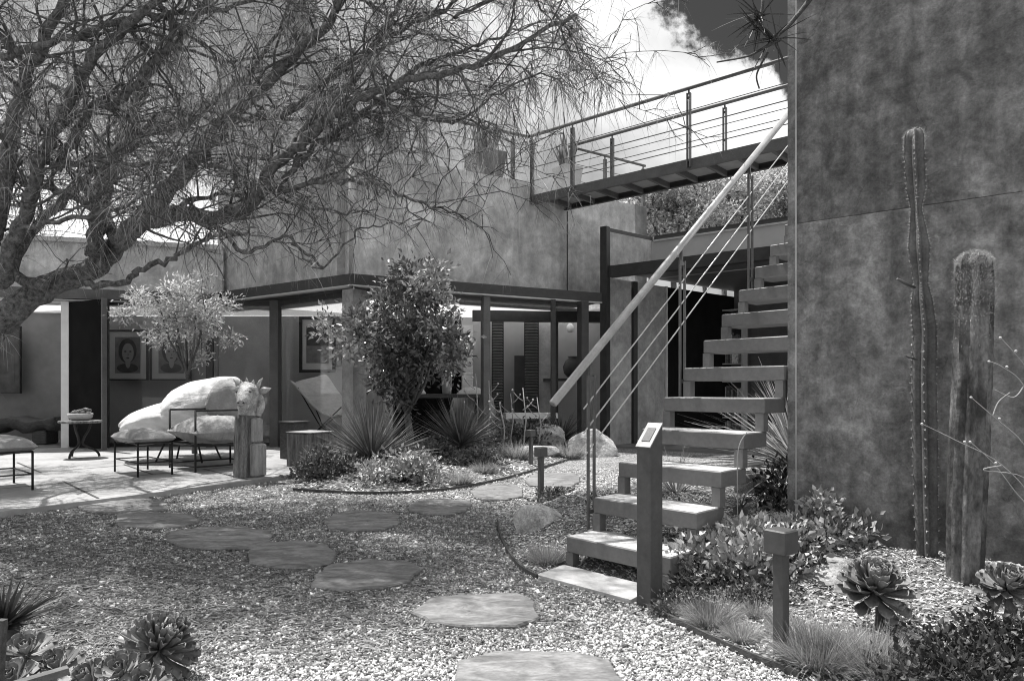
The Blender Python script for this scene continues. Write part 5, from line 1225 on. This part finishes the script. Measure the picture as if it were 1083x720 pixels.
# sling chair inside the glass corner
def sling():
    d = 11.9; c = P(342, 0, d); t = thing('sling_chair', (c[0], c[1], PZ+.012), 'pale canvas sling chair with crossed wire legs inside the glass corner', 'chair')
    g = MB(); nu, nv = 9, 13; vs = []
    pr = smooth_px([P(312, 402, d), P(322, 412, d), P(336, 428, d), P(350, 438, d), P(362, 437, d), P(368, 425, d)], 3)[:13]
    back = smooth_px([P(312, 402, d), P(330, 398, d), P(340, 396, d), P(350, 410, d), P(362, 425, d), P(368, 432, d)], 3)[:13]
    for off_, prr in ((-.30, pr), (-.25, pr), (.0, pr), (.28, back), (.32, back)):
        for k in range(13):
            p_ = prr[k]*1.0; vs.append((p_[0], p_[1]+off_, p_[2]-(.04 if off_ == 0 else 0)))
    g.add(vs, [(i*13+k, i*13+k+1, (i+1)*13+k+1, (i+1)*13+k) for i in range(4) for k in range(12)])
    o = g.build('sling', 'linen', t, True); so = o.modifiers.new('t', 'SOLIDIFY'); so.thickness = .02
    m = MB()
    for s in (-.26, .26):
        m.tube([P(320, 410, d)+np.array((0, s, 0)), (P(340, 0, d)[0], d+s*.3, .35), (P(362, 0, d)[0], d-s*.5, PZ+.02)], .011, 8)
        m.tube([P(365, 430, d)+np.array((0, s, 0)), (P(340, 0, d)[0], d+s*.3, .33), (P(322, 0, d)[0], d-s*.5, PZ+.02)], .011, 8)
    m.build('frame', 'iron', t, True)
sling()

# ------------------------------------------------------------------ light, sky, camera
SUN_EL, SUN_H = math.radians(69), unit((-.80, .60))
sdir = Vector((SUN_H[0]*math.cos(SUN_EL), SUN_H[1]*math.cos(SUN_EL), math.sin(SUN_EL)))
sl = bpy.data.lights.new('sun', 'SUN'); sl.energy = 4.2; sl.angle = math.radians(.5); sl.color = (1, .985, .97)
so = bpy.data.objects.new('sun', sl); COL.objects.link(so); so.rotation_euler = sdir.to_track_quat('Z', 'Y').to_euler(); so.location = (0, 0, 30)

w = bpy.data.worlds.new('World'); SC.world = w; w.use_nodes = True; nt = w.node_tree; nt.nodes.clear()
out = nt.nodes.new('ShaderNodeOutputWorld'); bg = nt.nodes.new('ShaderNodeBackground'); nt.links.new(bg.outputs[0], out.inputs[0])
sky = nt.nodes.new('ShaderNodeTexSky'); sky.sky_type = 'NISHITA'; sky.sun_disc = False; sky.sun_elevation = SUN_EL
sky.sun_rotation = math.atan2(sdir.x, sdir.y); sky.altitude = 200
# black-and-white film behind a red filter: mostly the red of the sky
sep = nt.nodes.new('ShaderNodeSeparateColor'); nt.links.new(sky.outputs[0], sep.inputs[0])
SKY_S = .10
def mth(op, a, b=None, c=None):
    n_ = nt.nodes.new('ShaderNodeMath'); n_.operation = op
    for i, v in enumerate((a, b, c)):
        if v is None: continue
        if isinstance(v, (int, float)): n_.inputs[i].default_value = v
        else: nt.links.new(v, n_.inputs[i])
    return n_.outputs[0]
clear = mth('MULTIPLY', sep.outputs[0], .23)
tc = nt.nodes.new('ShaderNodeTexCoord')
def wnoise(scale, detail, rough, dist=0., off=(0, 0, 0)):
    mp = nt.nodes.new('ShaderNodeMapping'); mp.inputs['Location'].default_value = off; nt.links.new(tc.outputs['Generated'], mp.inputs[0])
    n_ = nt.nodes.new('ShaderNodeTexNoise'); n_.inputs['Scale'].default_value = scale; n_.inputs['Detail'].default_value = detail; n_.inputs['Roughness'].default_value = rough; n_.inputs['Distortion'].default_value = dist
    nt.links.new(mp.outputs[0], n_.inputs[0]); return n_.outputs[0]
def sstep(v, a, b):
    mr = nt.nodes.new('ShaderNodeMapRange'); mr.interpolation_type = 'SMOOTHSTEP'; mr.inputs[1].default_value = a; mr.inputs[2].default_value = b
    nt.links.new(v, mr.inputs[0]); return mr.outputs[0]
An, Bn = np.array((.205, 1, .571)), np.array((.40, 1, .43)); nn = unit(-np.cross(An, Bn))
dp = nt.nodes.new('ShaderNodeVectorMath'); dp.operation = 'DOT_PRODUCT'; nt.links.new(tc.outputs['Generated'], dp.inputs[0]); dp.inputs[1].default_value = tuple(nn)
sd_ = dp.outputs['Value']
edge = mth('ADD', sd_, mth('MULTIPLY', mth('SUBTRACT', wnoise(8, 12, .66, .25), .5), .20))
cloud = mth('SUBTRACT', 1.0, sstep(edge, -.008, .012))
fill_puffs = mth('MULTIPLY', sstep(wnoise(2.1, 9, .55, .3, (3, 1, 2)), .40, .52), sstep(sd_, .25, .5))      # cloud out of view, added overhead and behind the camera as fill light
mask = mth('MAXIMUM', cloud, fill_puffs)
shade = sstep(sd_, -.27, -.05); bil = wnoise(5.0, 9, .56, .5, (1, 5, 0))
left = mth('SUBTRACT', 1.0, sstep(sd_, -.56, -.36))
bright = mth('ADD', mth('MAXIMUM', mth('MULTIPLY', shade, .34), mth('MULTIPLY', left, .85)), mth('ADD', .20, mth('MULTIPLY', mth('SUBTRACT', bil, .45), .95)))
cl_v = mth('MULTIPLY', mth('MAXIMUM', mth('MAXIMUM', bright, mth('MULTIPLY', sstep(sd_, .1, .3), .85)), .15), 1.0/SKY_S)
val = mth('ADD', mth('MULTIPLY', mask, cl_v), mth('MULTIPLY', mth('SUBTRACT', 1.0, mask), clear))
cmb = nt.nodes.new('ShaderNodeCombineColor')
for i in range(3): nt.links.new(val, cmb.inputs[i])
nt.links.new(cmb.outputs[0], bg.inputs[0]); bg.inputs[1].default_value = SKY_S

cam = bpy.data.cameras.new('camera'); co = bpy.data.objects.new('camera', cam); COL.objects.link(co)
co.location = (0, 0, H); co.rotation_euler = (math.radians(90), 0, 0); cam.sensor_width = 36; cam.sensor_fit = 'HORIZONTAL'
cam.lens = F/1083*36; cam.shift_y = (HY-360)/1083; cam.shift_x = 0; cam.clip_start = .05; cam.clip_end = 1000
SC.camera = co
SC.render.engine = 'CYCLES'
SC.view_settings.view_transform = 'Standard'; SC.view_settings.look = 'None'; SC.view_settings.exposure = 0.9; SC.view_settings.gamma = 1.0
cy = SC.cycles; cy.max_bounces = 5; cy.diffuse_bounces = 3; cy.glossy_bounces = 3; cy.transmission_bounces = 4; cy.transparent_max_bounces = 8
cy.filter_width = 1.05; cy.use_denoising = True; cy.sample_clamp_indirect = 6; cy.caustics_reflective = False; cy.caustics_refractive = False
